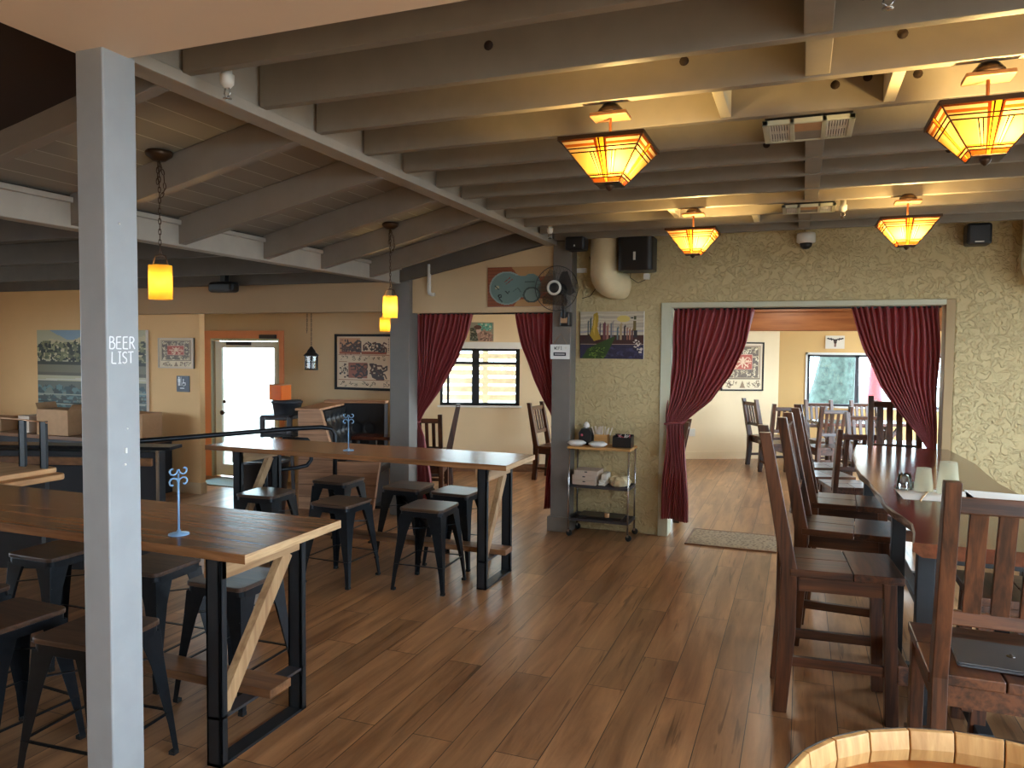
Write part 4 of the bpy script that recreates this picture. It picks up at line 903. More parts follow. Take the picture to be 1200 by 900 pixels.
tag(MB().box(-.05, .05, -.006, 0, 0, .12).box(-.028, -.012, -.009, -.006, .03, .05).box(.012, .028, -.009, -.006, .03, .05).box(-.028, -.012, -.009, -.006, .07, .09).box(.012, .028, -.009, -.006, .07, .09).build('wall_outlet', 'white_plastic', None, .002, loc=(-1.575, 12.018, .36), rotz=R(28)), 'white power outlet low on the porch wall below the framed print', 'outlet')
# white pipe stub on the gable wall
tag(MB().tube([(-3.43, 6.66, 2.52), (-3.43, 6.66, 2.26), (-3.425, 6.66, 2.235), (-3.40, 6.66, 2.225), (-3.37, 6.66, 2.225)], .018, 12).build('pipe', 'white_plastic'), 'short white pipe with an elbow below the sloping beam', 'pipe')

# ================================================================== CURTAINS
def curtain(name, label, rows, folds, amp, tie=None, tiey=0):
    rows = sorted(rows, reverse=True); z0, z1 = rows[0][0], rows[-1][0]; nz, nu = 44, folds*10; vs = []; fs = []
    zs = [r[0] for r in rows][::-1]
    for j in range(nz+1):
        z = z0+(z1-z0)*j/nz; k = [np.interp(z, zs, [r[i] for r in rows][::-1]) for i in (1, 2, 3)]
        wd = k[1]-k[0]; am = amp*(0.5+0.5*min(1, wd/0.5))
        for i in range(nu+1):
            u_ = i/nu; ph = 2*PI*folds*(u_+.035*math.sin(7*u_+3*z))
            x = k[0]+wd*u_+0.006*math.sin(9*z+5*u_); yv = k[2]+am*math.sin(ph)+am*.35*math.sin(ph*.37+2.2*z)
            vs.append((x, yv, z+0.012*math.sin(5*u_)*(j == nz)))
    for j in range(nz):
        for i in range(nu): a = j*(nu+1)+i; fs.append((a, a+1, a+nu+2, a+nu+1))
    t = thing(name, label, 'curtain', (0, 0, 0), 0, 'dark red curtains')
    o = MB().add(vs, fs, 0, True).build('cloth', 'curtain_red', t, recalc=False)
    sd = o.modifiers.new('solid', 'SOLIDIFY'); sd.thickness = .002
    if tie:
        x0, x1, z = tie; MB().tube([((x0+x1)/2+(x1-x0)/2*1.12*math.cos(a), tiey+.045*math.sin(a), z+.012*math.cos(a)) for a in [2*PI*k/20 for k in range(20)]], .009, 6, closed=True).build('tieback', 'curtain_red', t)
    return t
curtain('curtain', 'dark red curtain tied back at the left of the porch opening beside the booth', [(2.045, -3.70, -3.06, 6.90), (1.85, -3.70, -3.12, 6.90), (1.57, -3.70, -3.24, 6.90), (1.27, -3.71, -3.42, 6.90), (1.05, -3.73, -3.60, 6.90), (.93, -3.745, -3.66, 6.90), (.80, -3.755, -3.60, 6.90), (.4, -3.76, -3.53, 6.90), (.15, -3.76, -3.50, 6.90)], 13, .020, (-3.745, -3.66, .93), 6.90)
curtain('curtain', 'dark red curtain gathered against the grey post below the wall fan', [(2.045, -2.61, -2.05, 6.90), (1.72, -2.54, -2.06, 6.90), (1.42, -2.42, -2.08, 6.90), (1.08, -2.24, -2.10, 6.90), (.97, -2.21, -2.10, 6.90), (.6, -2.26, -2.08, 6.90), (.15, -2.31, -2.06, 6.90)], 11, .020, (-2.22, -2.10, .97), 6.90)
curtain('curtain', 'dark red curtain tied back at the left of the wide opening, right of the cart', [(2.08, -1.09, -.385, 7.0), (1.75, -1.10, -.47, 6.98), (1.48, -1.11, -.58, 6.94), (1.25, -1.12, -.74, 6.90), (1.12, -1.13, -.90, 6.86), (1.05, -1.13, -.975, 6.83), (.96, -1.125, -.97, 6.83), (.6, -1.14, -.93, 6.83), (.17, -1.165, -.915, 6.83)], 14, .022, (-1.13, -.975, 1.05), 6.83)
curtain('curtain', 'dark red curtain tied back at the right of the wide opening behind the table', [(2.08, .38, 1.045, 7.0), (1.73, .48, 1.045, 7.0), (1.42, .62, 1.045, 7.0), (1.22, .76, 1.045, 7.0), (.99, .93, 1.045, 7.0), (.86, 1.005, 1.05, 7.0), (.5, 1.01, 1.06, 7.0), (.15, 1.005, 1.06, 7.0)], 14, .024, (1.005, 1.05, .86), 7.0)
for x0, x1, yv, z, lb in ((-1.10, 1.05, 7.0, 2.075, 'slim dark curtain rod across the top of the wide opening'), (-3.66, -2.0, 6.90, 2.045, 'slim dark curtain rod across the top of the porch opening on the left')):
    tag(MB().tube([(x0, yv, z), (x1, yv, z)], .008, 8).build('curtain_rod', 'black_plastic'), lb, 'curtain rod')

# ================================================================== BAR TABLES AND STOOLS
def bar_table(loc, L, W, label):
    # origin: right end, near edge, floor; runs toward -X
    t = thing('bar_table', label, 'table', loc, 0, 'long wooden bar tables'); H_ = 0.90
    mb = MB().box(-L, 0, 0, W, H_-.038, H_); mb.m[3] = mb.m[5] = 1
    top = mb.build('tabletop', ['bar_top', 'bar_edge'], t, .003)
    for xe in (-.20, -L+.28):
        for yy in (.045, W-.085): B(xe-.035, xe+.035, yy, yy+.012, 0, H_-.04).box(xe-.035, xe-.025, yy, yy+.04, 0, H_-.04).box(xe+.025, xe+.035, yy, yy+.04, 0, H_-.04).build('leg', 'leg_steel', t, .001)
        B(xe-.035, xe+.035, .045, W-.045, 0, .012).build('floor_bar', 'leg_steel', t)
        B(xe-.035, xe+.035, .045, W-.045, .195, .207).build('cross_bar', 'grey_steel', t)
        B(xe-.055, xe+.035, .057, W-.09, H_-.135, H_-.04).build('crossbeam', 'beam_wood_y', t, .002)
        mb = MB().bar((xe-.0, .085, .215), (xe-.0, W-.15, H_-.135), .064, .04, (0, 1, .0)); mb.build('diagonal_brace', 'brace_wood', t, .002)
    B(-L+.12, -.09, W/2-.07, W/2+.07, .207, .245).build('footboard', 'foot_wood', t, .003)
    return t
bar_table((-1.975, 2.31, 0), 2.62, .65, 'long wooden bar table nearest the camera, behind the white post')
bar_table((-1.87, 4.79, 0), 2.62, .60, 'long wooden bar table farther back, in front of the curtained porch opening')
def stool():
    t = thing('bar_stool', '', 'stool', (0, 0, 0), 0, 'dark metal bar stools'); z = .58
    rbox(-.166, .166, -.166, .166, z-.022, z, .035).build('seat', 'stool_wood', t, .005)
    rbox(-.160, .160, -.160, .160, z-.062, z-.022, .035).build('seat_frame', 'black_metal', t, .003)
    for sx in (-1, 1):
        for sy in (-1, 1):
            vs = []
            for zz, c, wv in ((z-.045, .159, .112), (z-.17, .168, .074), (.14, .193, .034), (0.012, .204, .026)):
                for (dx, dy) in ((0, -wv), (0, 0), (-wv, 0), (-wv, -.004), (-.004, -.004), (-.004, -wv)):
                    vs.append((sx*(c+dx), sy*(c+dy), zz))
            fs = [tuple(range(6)), tuple(range(18, 24))]
            for j in range(3): fs += [(j*6+k, j*6+(k+1) % 6, (j+1)*6+(k+1) % 6, (j+1)*6+k) for k in range(6)]
            lg = MB().add(vs, fs).build('leg', 'black_metal', t, .002)
            MB().box(sx*.19-.014, sx*.19+.014, sy*.19-.014, sy*.19+.014, 0, .016).build('rubber_foot', 'rubber', lg)
    br = MB(); zb, c = .185, .185
    for a, b_ in (((-c, -c), (c, -c)), ((c, -c), (c, c)), ((c, c), (-c, c)), ((-c, c), (-c, -c))): br.bar((*a, zb), (*b_, zb), .005, .014, (0, 0, 1))
    br.build('brace', 'black_metal', t)
    x = MB(); zc, c = .42, .165
    x.bar((-c, -c, zc), (c, c, zc), .004, .014, (0, 0, 1)); x.bar((-c, c, zc), (c, -c, zc), .004, .014, (0, 0, 1)); x.build('cross_brace', 'black_metal', t)
    return t
st = stool()
stools = [(-2.46, 4.80, 2, 'dark metal bar stool at the front right of the farther bar table'),
 (-3.12, 4.68, -2, 'dark metal bar stool in front of the farther bar table, below the scroll stand'),
 (-2.98, 5.44, 1, 'dark metal bar stool behind the farther bar table in front of the grey post'),
 (-2.52, 5.40, -2, 'dark metal bar stool behind the right end of the farther bar table, bright seat'),
 (-3.66, 5.45, 0, 'dark metal bar stool behind the farther bar table in front of the wooden booth side'),
 (-3.84, 4.74, 3, 'dark metal bar stool at the left of the farther bar table, sheen on its seat'),
 (-2.56, 2.93, 1, 'dark metal bar stool behind the diagonal brace of the nearest bar table'),
 (-2.58, 2.17, 4, 'dark metal bar stool cut by the lower part of the white post'),
 (-3.10, 2.95, 2, 'dark metal bar stool just right of the white post, under the nearest table'),
 (-3.07, 2.14, -3, 'dark metal bar stool at the lower left corner with a bright leg'),
 (-3.80, 2.94, 0, 'dark metal bar stool left of the white post, far side of the nearest table'),
 (-3.56, 2.24, 5, 'dark metal bar stool cut by the left edge of the view')]
for i, (x, yv, a, lb) in enumerate(stools):
    if i == 0: st.location = (x, yv, 0); st.rotation_euler = (0, 0, R(a)); st['label'] = lb
    else: dup(st, (x, yv, 0), R(a), lb)
# number stands with scroll tops
def scroll_stand(loc, face, label, h=.26):
    t = thing('scroll_stand', label, 'stand', loc, face, 'blue metal scroll stands')
    MB().lathe([(0.042, 0), (0.042, .004), (.012, .009), (.006, .02)], 24).build('base', 'blue_paint', t)
    MB().tube([(0, 0, .01), (0, 0, h)], .0045, 8).build('rod', 'blue_paint', t)
    s_ = MB()
    for sx in (-1, 1):
        for sz, r_ in ((1, .024), (-1, .027)):
            cx, cz = sx*.026, h+sz*.026-.012
            s_.tube([(cx-sx*r_*math.cos(a)*(1-.10*k), 0, cz-sz*r_*math.sin(a)*(1-.10*k)) for k, a in enumerate([R(-10+42*q) for q in range(8)])], .0042, 6)
    s_.build('scroll', 'blue_paint', t); return t
scroll_stand((-2.45, 2.46, .90), R(78), 'blue scroll-topped metal stand on the nearest bar table beside the white post')
scroll_stand((-3.27, 5.0, .90), R(15), 'blue scroll-topped metal stand on the farther bar table')

# ---- stacked benches at the left edge
bt = thing('bar_bench', 'pale wooden round-cornered low table at the left edge with another turned over on it', 'table', (-5.0, 3.25, 0))
rbox(-.60, .57, -.24, .27, .83, .868, .05).build('tabletop', 'tray_wood', bt, .008)
for sx in (-.52, .45):
    for sy in (-.17, .17): B(sx, sx+.04, sy, sy+.03, 0, .83).build('leg', 'leg_steel', bt)
bb = thing('bench', 'upturned low wooden bench with dark steel legs on the pale low table', 'bench', (-5.02, 3.27, .869))
rbox(-.56, .52, -.22, .25, 0, .034, .05).build('seat', 'tray_wood', bb, .008)
for x in (.26, .455):
    B(x, x+.055, .16, .172, .034, .335).box(x, x+.012, .16, .21, .034, .335).build('leg', 'leg_steel', bb)
B(-.42, -.36, .16, .172, .034, .335).build('leg', 'leg_steel', bb)
MB().tube([(-.5, .165, .338), (0, .19, .342), (.25, .175, .340), (.38, .17, .336), (.52, .165, .330)], .006, 6).build('leg_rail', 'copper', bb)

# ---- dark half wall with cap on the left
hd = Vector((-1.27, -.43, 0)).normalized(); hb = Vector((-4.40, 4.40, 0))
def along(mb, s0, s1, d0, d1, z0, z1):
    n = Vector((-hd.y, hd.x, 0)); vs = []
    for z in (z0, z1):
        for a, b_ in ((s0, d0), (s1, d0), (s1, d1), (s0, d1)): p = hb+hd*a+n*b_; vs.append((p.x, p.y, z))
    mb.add(vs, [(0, 3, 2, 1), (4, 5, 6, 7), (0, 1, 5, 4), (1, 2, 6, 5), (2, 3, 7, 6), (3, 0, 4, 7)]); return mb
hw = thing('host_counter', 'dark panelled counter with a thin black top behind the nearest table', 'counter', (0, 0, 0))
along(MB(), 0, 2.6, -.10, .10, .92, .945).build('countertop', 'black_metal', hw, .004)
along(MB(), .12, 2.6, -.07, .07, 0, .90).build('body', 'dark_panel', hw, .004)
along(MB(), .14, 2.5, .072, .10, .80, .86).build('ledge', 'foot_wood', hw, .004)
along(MB(), .10, .118, .060, .078, 0, .92).build('end_trim', 'chrome', hw)
# ---- back counter with boxes by the landscape painting
bc = thing('back_counter', 'long dark counter against the cream wall under the landscape painting', 'counter', (0, 0, 0))
B(-9.6, -6.75, 6.25, 6.74, .60, .64).build('countertop', 'foot_wood', bc, .004); B(-9.55, -6.8, 6.29, 6.74, 0, .60).build('body', 'dark_panel', bc, .003)
def carton(x, yv, z, sx, sy, sz, rot, label, m='cardboard', flaps=True):
    t = thing('cardboard_box', label, 'box', (x, yv, z), R(rot), 'boxes on the back counter')
    B(-sx/2, sx/2, -sy/2, sy/2, 0, sz).build('body', m, t, .003)
    if flaps: MB().bar((-sx/2, 0, sz), (-sx/2-.03, 0, sz+.07), sy*.9, .004, (0, 1, 0)).build('flap', m, t); MB().bar((sx/2, 0, sz), (sx/2+.05, 0, sz+.06), sy*.9, .004, (0, 1, 0)).build('flap', m, t)
    else: B(-sx*.3, sx*.3, -sy/2-.002, -sy/2, sz*.3, sz*.7).build('printed_label', 'box_white', t)
    return t
carton(-9.25, 6.45, .64, .30, .25, .17, 4, 'small brown box at the left end of the back counter', flaps=False)
carton(-8.72, 6.47, .64, .22, .22, .20, -6, 'narrow tan box on the back counter beside the opened box', 'box_white', False)
carton(-8.18, 6.45, .64, .48, .30, .30, 3, 'opened brown cardboard box under the landscape painting')
carton(-6.98, 6.47, .64, .34, .28, .30, 0, 'reddish brown box stacked just right of the white post', flaps=False)
# ---- handrail with lower return loop
hr = thing('handrail', 'black pipe handrail running from the counter to the wooden booth', 'handrail', (0, 0, 0))
def curve(pts, r, m='black_metal', name='pipe'): return MB().tube(pts, r, 10).build(name, m, hr)
curve([(-5.30, 4.45, .90), (-5.05, 5.00, .90), (-4.62, 6.05, .905), (-4.44, 6.30, .905), (-4.36, 6.36, .89), (-4.33, 6.38, .84), (-4.33, 6.38, .0)], .022, name='rail')
curve([(-4.63, 5.95, .82), (-4.47, 6.12, .80), (-4.44, 6.14, .76), (-4.44, 6.14, .60), (-4.46, 6.10, .55), (-4.52, 6.02, .535), (-4.66, 5.75, .53)], .020, name='return_loop')
curve([(-4.66, 5.75, .0), (-4.66, 5.75, .85)], .014, name='post')

# ---- booth
bo = thing('booth', 'wooden sided booth with black tufted back behind the handrail', 'booth', (0, 0, 0))
prof = [(-4.90, .0), (-4.90, 1.03), (-4.66, 1.035), (-4.50, .50), (-4.03, .51), (-4.10, 0.0)]
MB().prism(prof, 6.55, 6.62, 'y').build('side_panel', 'booth_wood', bo, .004)
pg = MB()
for z in (.13, .26, .39, .52, .65, .78, .91):
    xr = -4.07+0.02*z*5 if z < .5 else -4.50-(z-.5)*.30
    pg.box(-4.895, min(xr, -4.06), 6.546, 6.5495, z, z+.005)
pg.build('plank_joint', 'foot_wood', bo)
MB().prism([(-4.93, 1.035), (-4.66, 1.035), (-4.66, 1.06), (-4.93, 1.06)], 6.54, 7.52, 'y').build('arm_cap', 'booth_wood', bo, .005)
MB().prism([(-4.90, .0), (-4.90, 1.03), (-4.86, 1.03), (-4.86, 0.0)], 6.62, 7.52, 'y').build('outer_side', 'white_paint', bo)
MB().box(-4.90, -4.18, 7.36, 7.52, 1.06, 1.09).build('back_cap', 'booth_wood', bo, .006)
# tufted back: displaced grid with buttons
def tufted(x0, x1, z0, z1, yv, nrm=-1):
    vs = []; fs = []; nx, nz = 60, 60; bt_ = []
    for k, z in enumerate((z0+.12, z0+.27, z0+.42)):
        for i in range(12):
            x = x0+.1+.15*i+(k % 2)*.075
            if x < x1-.05: bt_.append((x, z))
    for j in range(nz+1):
        for i in range(nx+1):
            x, z = x0+(x1-x0)*i/nx, z0+(z1-z0)*j/nz
            d = min(math.hypot(x-a, z-b_) for a, b_ in bt_); vs.append((x, yv-.035+.04*math.exp(-(d/.035)**2)-.012*min(1, d/.08)+.05*(z-z0), z))
    for j in range(nz):
        for i in range(nx): a = j*(nx+1)+i; fs.append((a, a+1, a+nx+2, a+nx+1))
    m_ = MB().add(vs, fs, 0, True); b2 = MB()
    for x, z in bt_: b2.lathe([(.012, 0), (.008, -.005), (0, -.007)], 10, (x, yv-.005+.05*(z-z0), z), axis='y')
    return m_, b2
m_, b2 = tufted(-4.84, -4.20, .50, 1.06, 7.385); ob = m_.build('backrest', 'black_vinyl', bo); b2.build('button', 'black_vinyl', ob)
B(-4.86, -4.19, 7.36, 7.52, 0, 1.05).build('back_frame', 'dark_panel', bo)
MB().prism([(-4.85, .45), (-4.85, 1.03), (-4.68, 1.02), (-4.56, .49)], 6.63, 7.36, 'y').build('side_backrest', 'black_vinyl', bo, .02)
MB().box(-4.5, -4.05, 6.63, 7.3, .36, .47).box(-4.5, -4.19, 6.95, 7.36, .36, .47).build('seat_cushion', 'black_vinyl', bo, .02)
MB().box(-4.5, -4.12, 6.63, 7.3, 0, .36).box(-4.5, -4.19, 7.0, 7.34, 0, .36).build('seat_base', 'dark_panel', bo)
# tufted inner face of the arm
vs = []; fs = []; bt_ = [(6.72+.15*i+(k % 2)*.075, z) for k, z in enumerate((.62, .77, .92)) for i in range(5)]
for j in range(41):
    for i in range(41):
        yv, z = 6.635+.72*i/40, .50+.525*j/40; d = min(math.hypot(yv-p, z-q) for p, q in bt_)
        vs.append((-4.575-.115*(z-.5)/.525+.035-.04*math.exp(-(d/.035)**2)+.012*min(1, d/.08), yv, z))
for j in range(40):
    for i in range(40): q = j*41+i; fs.append((q, q+1, q+42, q+41))
MB().add(vs, fs, 0, True).build('arm_padding', 'black_vinyl', bo)
Rz = Matrix.Rotation(R(16), 4, 'Z'); pv = Vector((-4.90, 6.55, 0)); bo.location = pv-(Rz @ pv); bo.rotation_euler = (0, 0, R(16))
tb = thing('booth_table', 'dark wooden table inside the booth', 'table', (-4.28, 7.03, 0), R(16))
rbox(-.22, .22, -.13, .13, .72, .755, .03).build('tabletop', 'slab_wood', tb, .004); B(-.03, .03, -.03, .03, 0, .72).build('leg', 'leg_steel', tb); rbox(-.2, .2, -.18, .18, 0, .03, .03).build('base', 'leg_steel', tb)
# trash can
tc_ = thing('trash_can', 'round dark trash can between the handrail and the booth side', 'trash can', (-4.98, 6.12, 0))
MB().lathe([(.19, 0), (.235, .54), (.25, .55), (.25, .58), (.225, .58), (.22, .54), (.18, .03), (0, .03)], 32, cap=False).build('bin', 'black_plastic', tc_)
MB().tube([(.25*math.cos(2*PI*k/32), .25*math.sin(2*PI*k/32), .575) for k in range(32)], .008, 6, closed=True).build('rim', 'grey_steel', tc_)
B(.13, .18, -.22, -.205, .38, .43).build('sticker', 'cardboard', tc_)
# stacked booster seats, bucket, orange box
hc = thing('booster_seat', 'grey child booster seat stacked by the booth, with a square hole in its back', 'seat', (-5.42, 6.95, 0), R(12))
for dx in (-.17, .17):
    for dy in (-.12, .12): MB().bar((dx*1.25, dy*1.2, 0), (dx, dy, .72), .03, .03).build('leg', 'grey_steel', hc)
B(-.19, .19, -.14, .14, .70, .735).build('seat', 'dark_panel', hc, .01)
MB().box(-.19, -.13, -.15, -.12, .735, .93).box(.13, .19, -.15, -.12, .735, .93).box(-.13, .13, -.15, -.12, .735, .78).box(-.13, .13, -.15, -.12, .89, .93).build('backrest', 'grey_steel', hc, .01)
MB().box(-.19, -.16, -.12, .15, .90, .94).box(.16, .19, -.12, .15, .90, .94).box(-.19, .19, .12, .15, .735, .78).box(-.19, .19, .12, .15, .90, .94).box(-.16, .16, -.15, .12, .93, .944).build('upper_frame', 'grey_steel', hc, .005)
bk = thing('bucket', 'dark round bucket on top of the stacked booster seat', 'bucket', (-5.36, 6.97, .945))
MB().lathe([(.14, 0.0), (.16, .13), (.17, .13), (.17, .15), (.15, .15), (.13, .02), (0, .02)], 28, cap=False).build('pail', 'dark_panel', bk)
MB().lathe([(.155, .145), (.155, .160), (0, .163)], 28).build('lid', 'dark_panel', bk)
ob_ = thing('orange_box', 'bright orange open box on top of the dark bucket, lit by the door', 'box', (-5.42, 6.93, 1.109), R(-5))
MB().box(-.085, .085, -.08, -.077, 0, .17).box(-.085, .085, .077, .08, 0, .17).box(-.085, -.082, -.077, .077, 0, .17).box(.082, .085, -.077, .077, 0, .17).build('side', 'orange_plastic', ob_)
B(-.082, .082, -.077, .077, 0, .003).build('bottom', 'orange_plastic', ob_)
MB().tube([(-.086, -.081, .17), (.086, -.081, .17), (.086, .081, .17), (-.086, .081, .17)], .004, 6, closed=True).build('rim', 'bar_edge', ob_)
# door mat
tag(B(-7.0, -6.0, 7.25, 7.72, 0, .010).build('door_mat', 'drape_out', None, .003), 'pale blue door mat in front of the orange door', 'mat')
# lantern on chains
ln = thing('lantern', 'black hanging lantern with glass sides between the orange door and the large print', 'lantern', (-5.2, 7.2, 0))
f = MB()
for a in range(6):
    c, s_ = .072*math.cos(a*PI/3), .072*math.sin(a*PI/3); f.box(c-.006, c+.006, s_-.006, s_+.006, 1.455, 1.60)
f.lathe([(.085, 1.44), (.085, 1.455), (.06, 1.457)], 6).lathe([(.07, 1.595), (.095, 1.60), (.092, 1.61), (.05, 1.645), (.055, 1.65), (.03, 1.68), (.012, 1.705)], 6, smooth=False)
f.tube([(.072*math.cos(a*PI/3), .072*math.sin(a*PI/3), 1.525) for a in range(6)], .004, 4, closed=True)
f.build('frame', 'black_plastic', ln); MB().lathe([(.066, 1.46), (.066, 1.595)], 6, smooth=False, cap=False).build('glass', 'pane_glass', ln)
MB().lathe([(.03, 1.457), (.03, 1.54), (0, 1.545)], 14).build('candle', 'paper', ln)
ch = MB(); link_chain(ch, (0, 0, 1.70), (0, 0, 2.33)); link_chain(ch, (-.06, 0, 1.86), (-.05, 0, 2.33)); link_chain(ch, (-.03, 0, 2.10), (-.03, 0, 2.33)); ch.build('chain', 'black_plastic', ln)

# ================================================================== CHAIRS
def make_chair(name, sz, W, D, top, tilt, cat='chair', slats=4, foot=True, sw=.05):
    """faces +X, origin under the middle of the seat"""
    t = thing(name, '', cat, (0, 0, 0)); xb, xf = -D/2, D/2; lg = .045; yo = W/2-lg/2-.005; hb_ = top-sz
    # seat: two boards front to back and one wide board across the front
    s_ = MB().box(xb, xf-.19, -W/2, -.002, sz-.036, sz).box(xb, xf-.19, .002, W/2, sz-.036, sz); s_.build('seat', 'chair_x', t, .004)
    MB().box(xf-.187, xf+.025, -W/2, W/2, sz-.036, sz).build('seat_front_board', 'chair_y', t, .004)
    ap = MB()
    for yy in (-yo, yo): ap.box(xb+.04, xf-.03, yy-.013, yy+.013, sz-.105, sz-.036)
    ap.box(xf-.05, xf-.024, -yo, yo, sz-.105, sz-.036).box(xb+.01, xb+.035, -yo, yo, sz-.105, sz-.036); ap.build('apron', 'chair_x', t, .002)
    for sy in (-1, 1):
        MB().bar((xf-.035, sy*yo, sz-.036), (xf-.010, sy*(yo-.0), 0), lg, lg*1.25, (0, 1, 0)).build('leg', 'chair_z', t, .003)
        mb = MB(); xs = xb-.005
        pts = [(xb-.03, 0, lg*1.0, lg*1.35), (xs, sz*.55, lg, lg*1.6), (xs, sz, lg, lg*1.6), (xb-.005-tilt*.42, sz+hb_*.42, lg, lg*1.4), (xb-.005-tilt, top, lg, lg*1.15)]
        vs = []; n = len(pts)
        for x, z, ty, tx in pts:
            for dx, dy in ((-1, -1), (1, -1), (1, 1), (-1, 1)): vs.append((x+dx*tx/2, sy*yo+dy*ty/2, z))
        fs = [(3, 2, 1, 0), tuple((n-1)*4+k for k in range(4))]+[(j*4+k, j*4+(k+1) % 4, (j+1)*4+(k+1) % 4, (j+1)*4+k) for j in range(n-1) for k in range(4)]
        mb.add(vs, fs).build('leg', 'chair_z', t, .003)
        if foot: B(xb, xf-.03, sy*yo-.014, sy*yo+.014, .225, .27).build('side_stretcher', 'chair_x', t, .002)
        else: B(xb, xf-.03, sy*yo-.012, sy*yo+.012, .14, .175).build('side_stretcher', 'chair_x', t, .002)
    def xat(z):
        q = (z-sz)/hb_; return xs-tilt*q
    zt, zl = top-.072, sz+.17*hb_/.6+.02
    MB().bar((xat(zt), -yo, zt), (xat(zt), yo, zt), .05, .026, (0.25, 0, 1)).build('top_rail', 'chair_y', t, .004)
    MB().bar((xat(zl), -yo, zl), (xat(zl), yo, zl), .045, .024, (0.1, 0, 1)).build('lower_rail', 'chair_y', t, .004)
    for k in range(slats):
        yy = -yo+(2*yo)*(k+1)/(slats+1); MB().bar((xat(zl), yy, zl+.01), (xat(zt), yy, zt-.01), sw, .016, (0, 1, 0)).build('slat', 'chair_z', t, .002)
    if foot: B(xf+.005, xf+.05, -W/2, W/2, .20, .29).build('footrest', 'chair_y', t, .004)
    else: B(xf-.04, xf-.02, -yo, yo, .20, .235).build('front_stretcher', 'chair_y', t, .002)
    return t
tall = make_chair('counter_chair', .69, .43, .46, 1.32, .12); tall['group'] = 'tall dark wooden slat-back chairs'
talls = [(.19, 3.94, 4, 'tall dark wooden slat-back chair nearest the camera on the left side of the long table'),
 (.27, 4.79, -4, 'tall dark wooden slat-back chair second along the left side of the long table'),
 (.33, 5.62, -2, 'tall dark wooden slat-back chair third along the left side of the long table'),
 (.615, 2.90, 90, 'tall dark slat-back chair at the near table end with a laptop on its seat'),
 (.94, 3.79, 180, 'tall dark slat-back chair on the right side of the long table, behind the laptop'),
 (1.30, 4.28, 183, 'tall dark slat-back chair at the right edge by the textured wall'),
 (.765, 6.95, 270, 'tall dark slat-back chair at the far end of the long table before the curtain')]
for i, (x, yv, a, lb) in enumerate(talls):
    o = tall if i == 0 else dup(tall, (x, yv, 0), R(a), lb); o.location = (x, yv, 0); o.rotation_euler = (0, 0, R(a)); o['label'] = lb
low = make_chair('dining_chair', .45, .42, .42, 1.0, .11, foot=False, sw=.036); low['group'] = 'low dark wooden slat-back chairs in the porch'
lows = [(.245, 8.36, 21, 'low dark wooden chair just through the wide opening, its back seen edge-on'),
 (.27, 9.00, 18, 'low dark wooden chair behind the edge-on chair, left of the inner porch table'),
 (.44, 7.80, 104, 'low dark wooden chair in the opening just left of the long table far end'),
 (-.42, 11.78, 32, 'low dark wooden chair farthest left in the right porch, below the framed print'),
 (-.27, 11.02, 111, 'low dark wooden chair second from the left near the porch window'),
 (.36, 11.60, -69, 'low dark wooden chair behind the porch window table, left half of the window'),
 (.32, 10.83, 111, 'low dark wooden chair, slatted back to the camera, before the porch window table'),
 (.98, 11.84, -69, 'low dark wooden chair behind the porch window table, right half of the window'),
 (.80, 9.40, -69, 'low dark wooden chair behind the inner porch table'),
 (-1.37, 7.66, 184, 'low dark wooden chair peeking out from behind the red curtain in the wide opening'),
 (-3.83, 7.42, 108, 'low dark wooden chair behind the left red curtain, slats toward the camera'),
 (-4.24, 8.32, 205, 'low dark wooden chair seen edge-on right of the left red curtain'),
 (-2.95, 9.38, -8, 'low dark wooden chair by the porch wall left of the grey post')]
for i, (x, yv, a, lb) in enumerate(lows):
    o = low if i == 0 else dup(low, (x, yv, 0), R(a), lb); o.location = (x, yv, 0); o.rotation_euler = (0, 0, R(a)); o['label'] = lb
# ---- long live-edge table
lt = thing('live_edge_table', 'long reddish wooden table with a wavy natural edge at the right', 'table', (0, 0, 0))
edge = [(.435, 3.33), (.462, 3.52), (.475, 3.70), (.455, 3.84), (.432, 3.96), (.405, 4.14), (.41, 4.35), (.395, 4.6), (.385, 4.85), (.36, 5.1), (.352, 5.38), (.365, 5.7), (.38, 6.1), (.41, 6.45), (.435, 6.68)]
poly = edge+[(1.08, 6.68)]+[(1.10+.02*math.sin(k*1.7), 6.3-k*.42) for k in range(7)]+[(1.08, 3.33)]
vs = []; fs = []; n = len(poly)
for k, (z, off) in enumerate(((.95, 0), (.944, -.006), (.915, -.004), (.90, .018), (.893, .03))):
    for i, (x, yv) in enumerate(poly):
        sx = 1 if x < .6 else -1; wig = .006*math.sin(i*2.3+k*1.4) if 0 < k and 0 < i < 14 else 0
        vs.append((x+sx*off+wig, yv, z))
fs = [tuple(range(n))]+[tuple(4*n+k for k in range(n))[::-1]]+[(j*n+i, j*n+(i+1) % n, (j+1)*n+(i+1) % n, (j+1)*n+i) for j in range(4) for i in range(n)]
mb = MB().add(vs, fs)
for q in range(2, len(fs)):
    i = (q-2) % n
    if i < 14: mb.m[q] = 1
mb.build('tabletop', ['slab_wood', 'slab_edge'], lt)
for yy in (3.50, 4.42, 6.30):
    for x in (.50, .98): B(x-.033, x+.033, yy-.033, yy+.033, 0, .89).build('leg', 'leg_steel', lt, .003)
    B(.53, .95, yy-.03, yy+.03, .01, .06).build('floor_bar', 'leg_steel', lt, .003); B(.53, .95, yy-.03, yy+.03, .84, .89).build('top_bar', 'leg_steel', lt, .003)
B(.71, .77, 3.50, 6.30, .10, .15).build('long_stretcher', 'leg_steel', lt, .003)
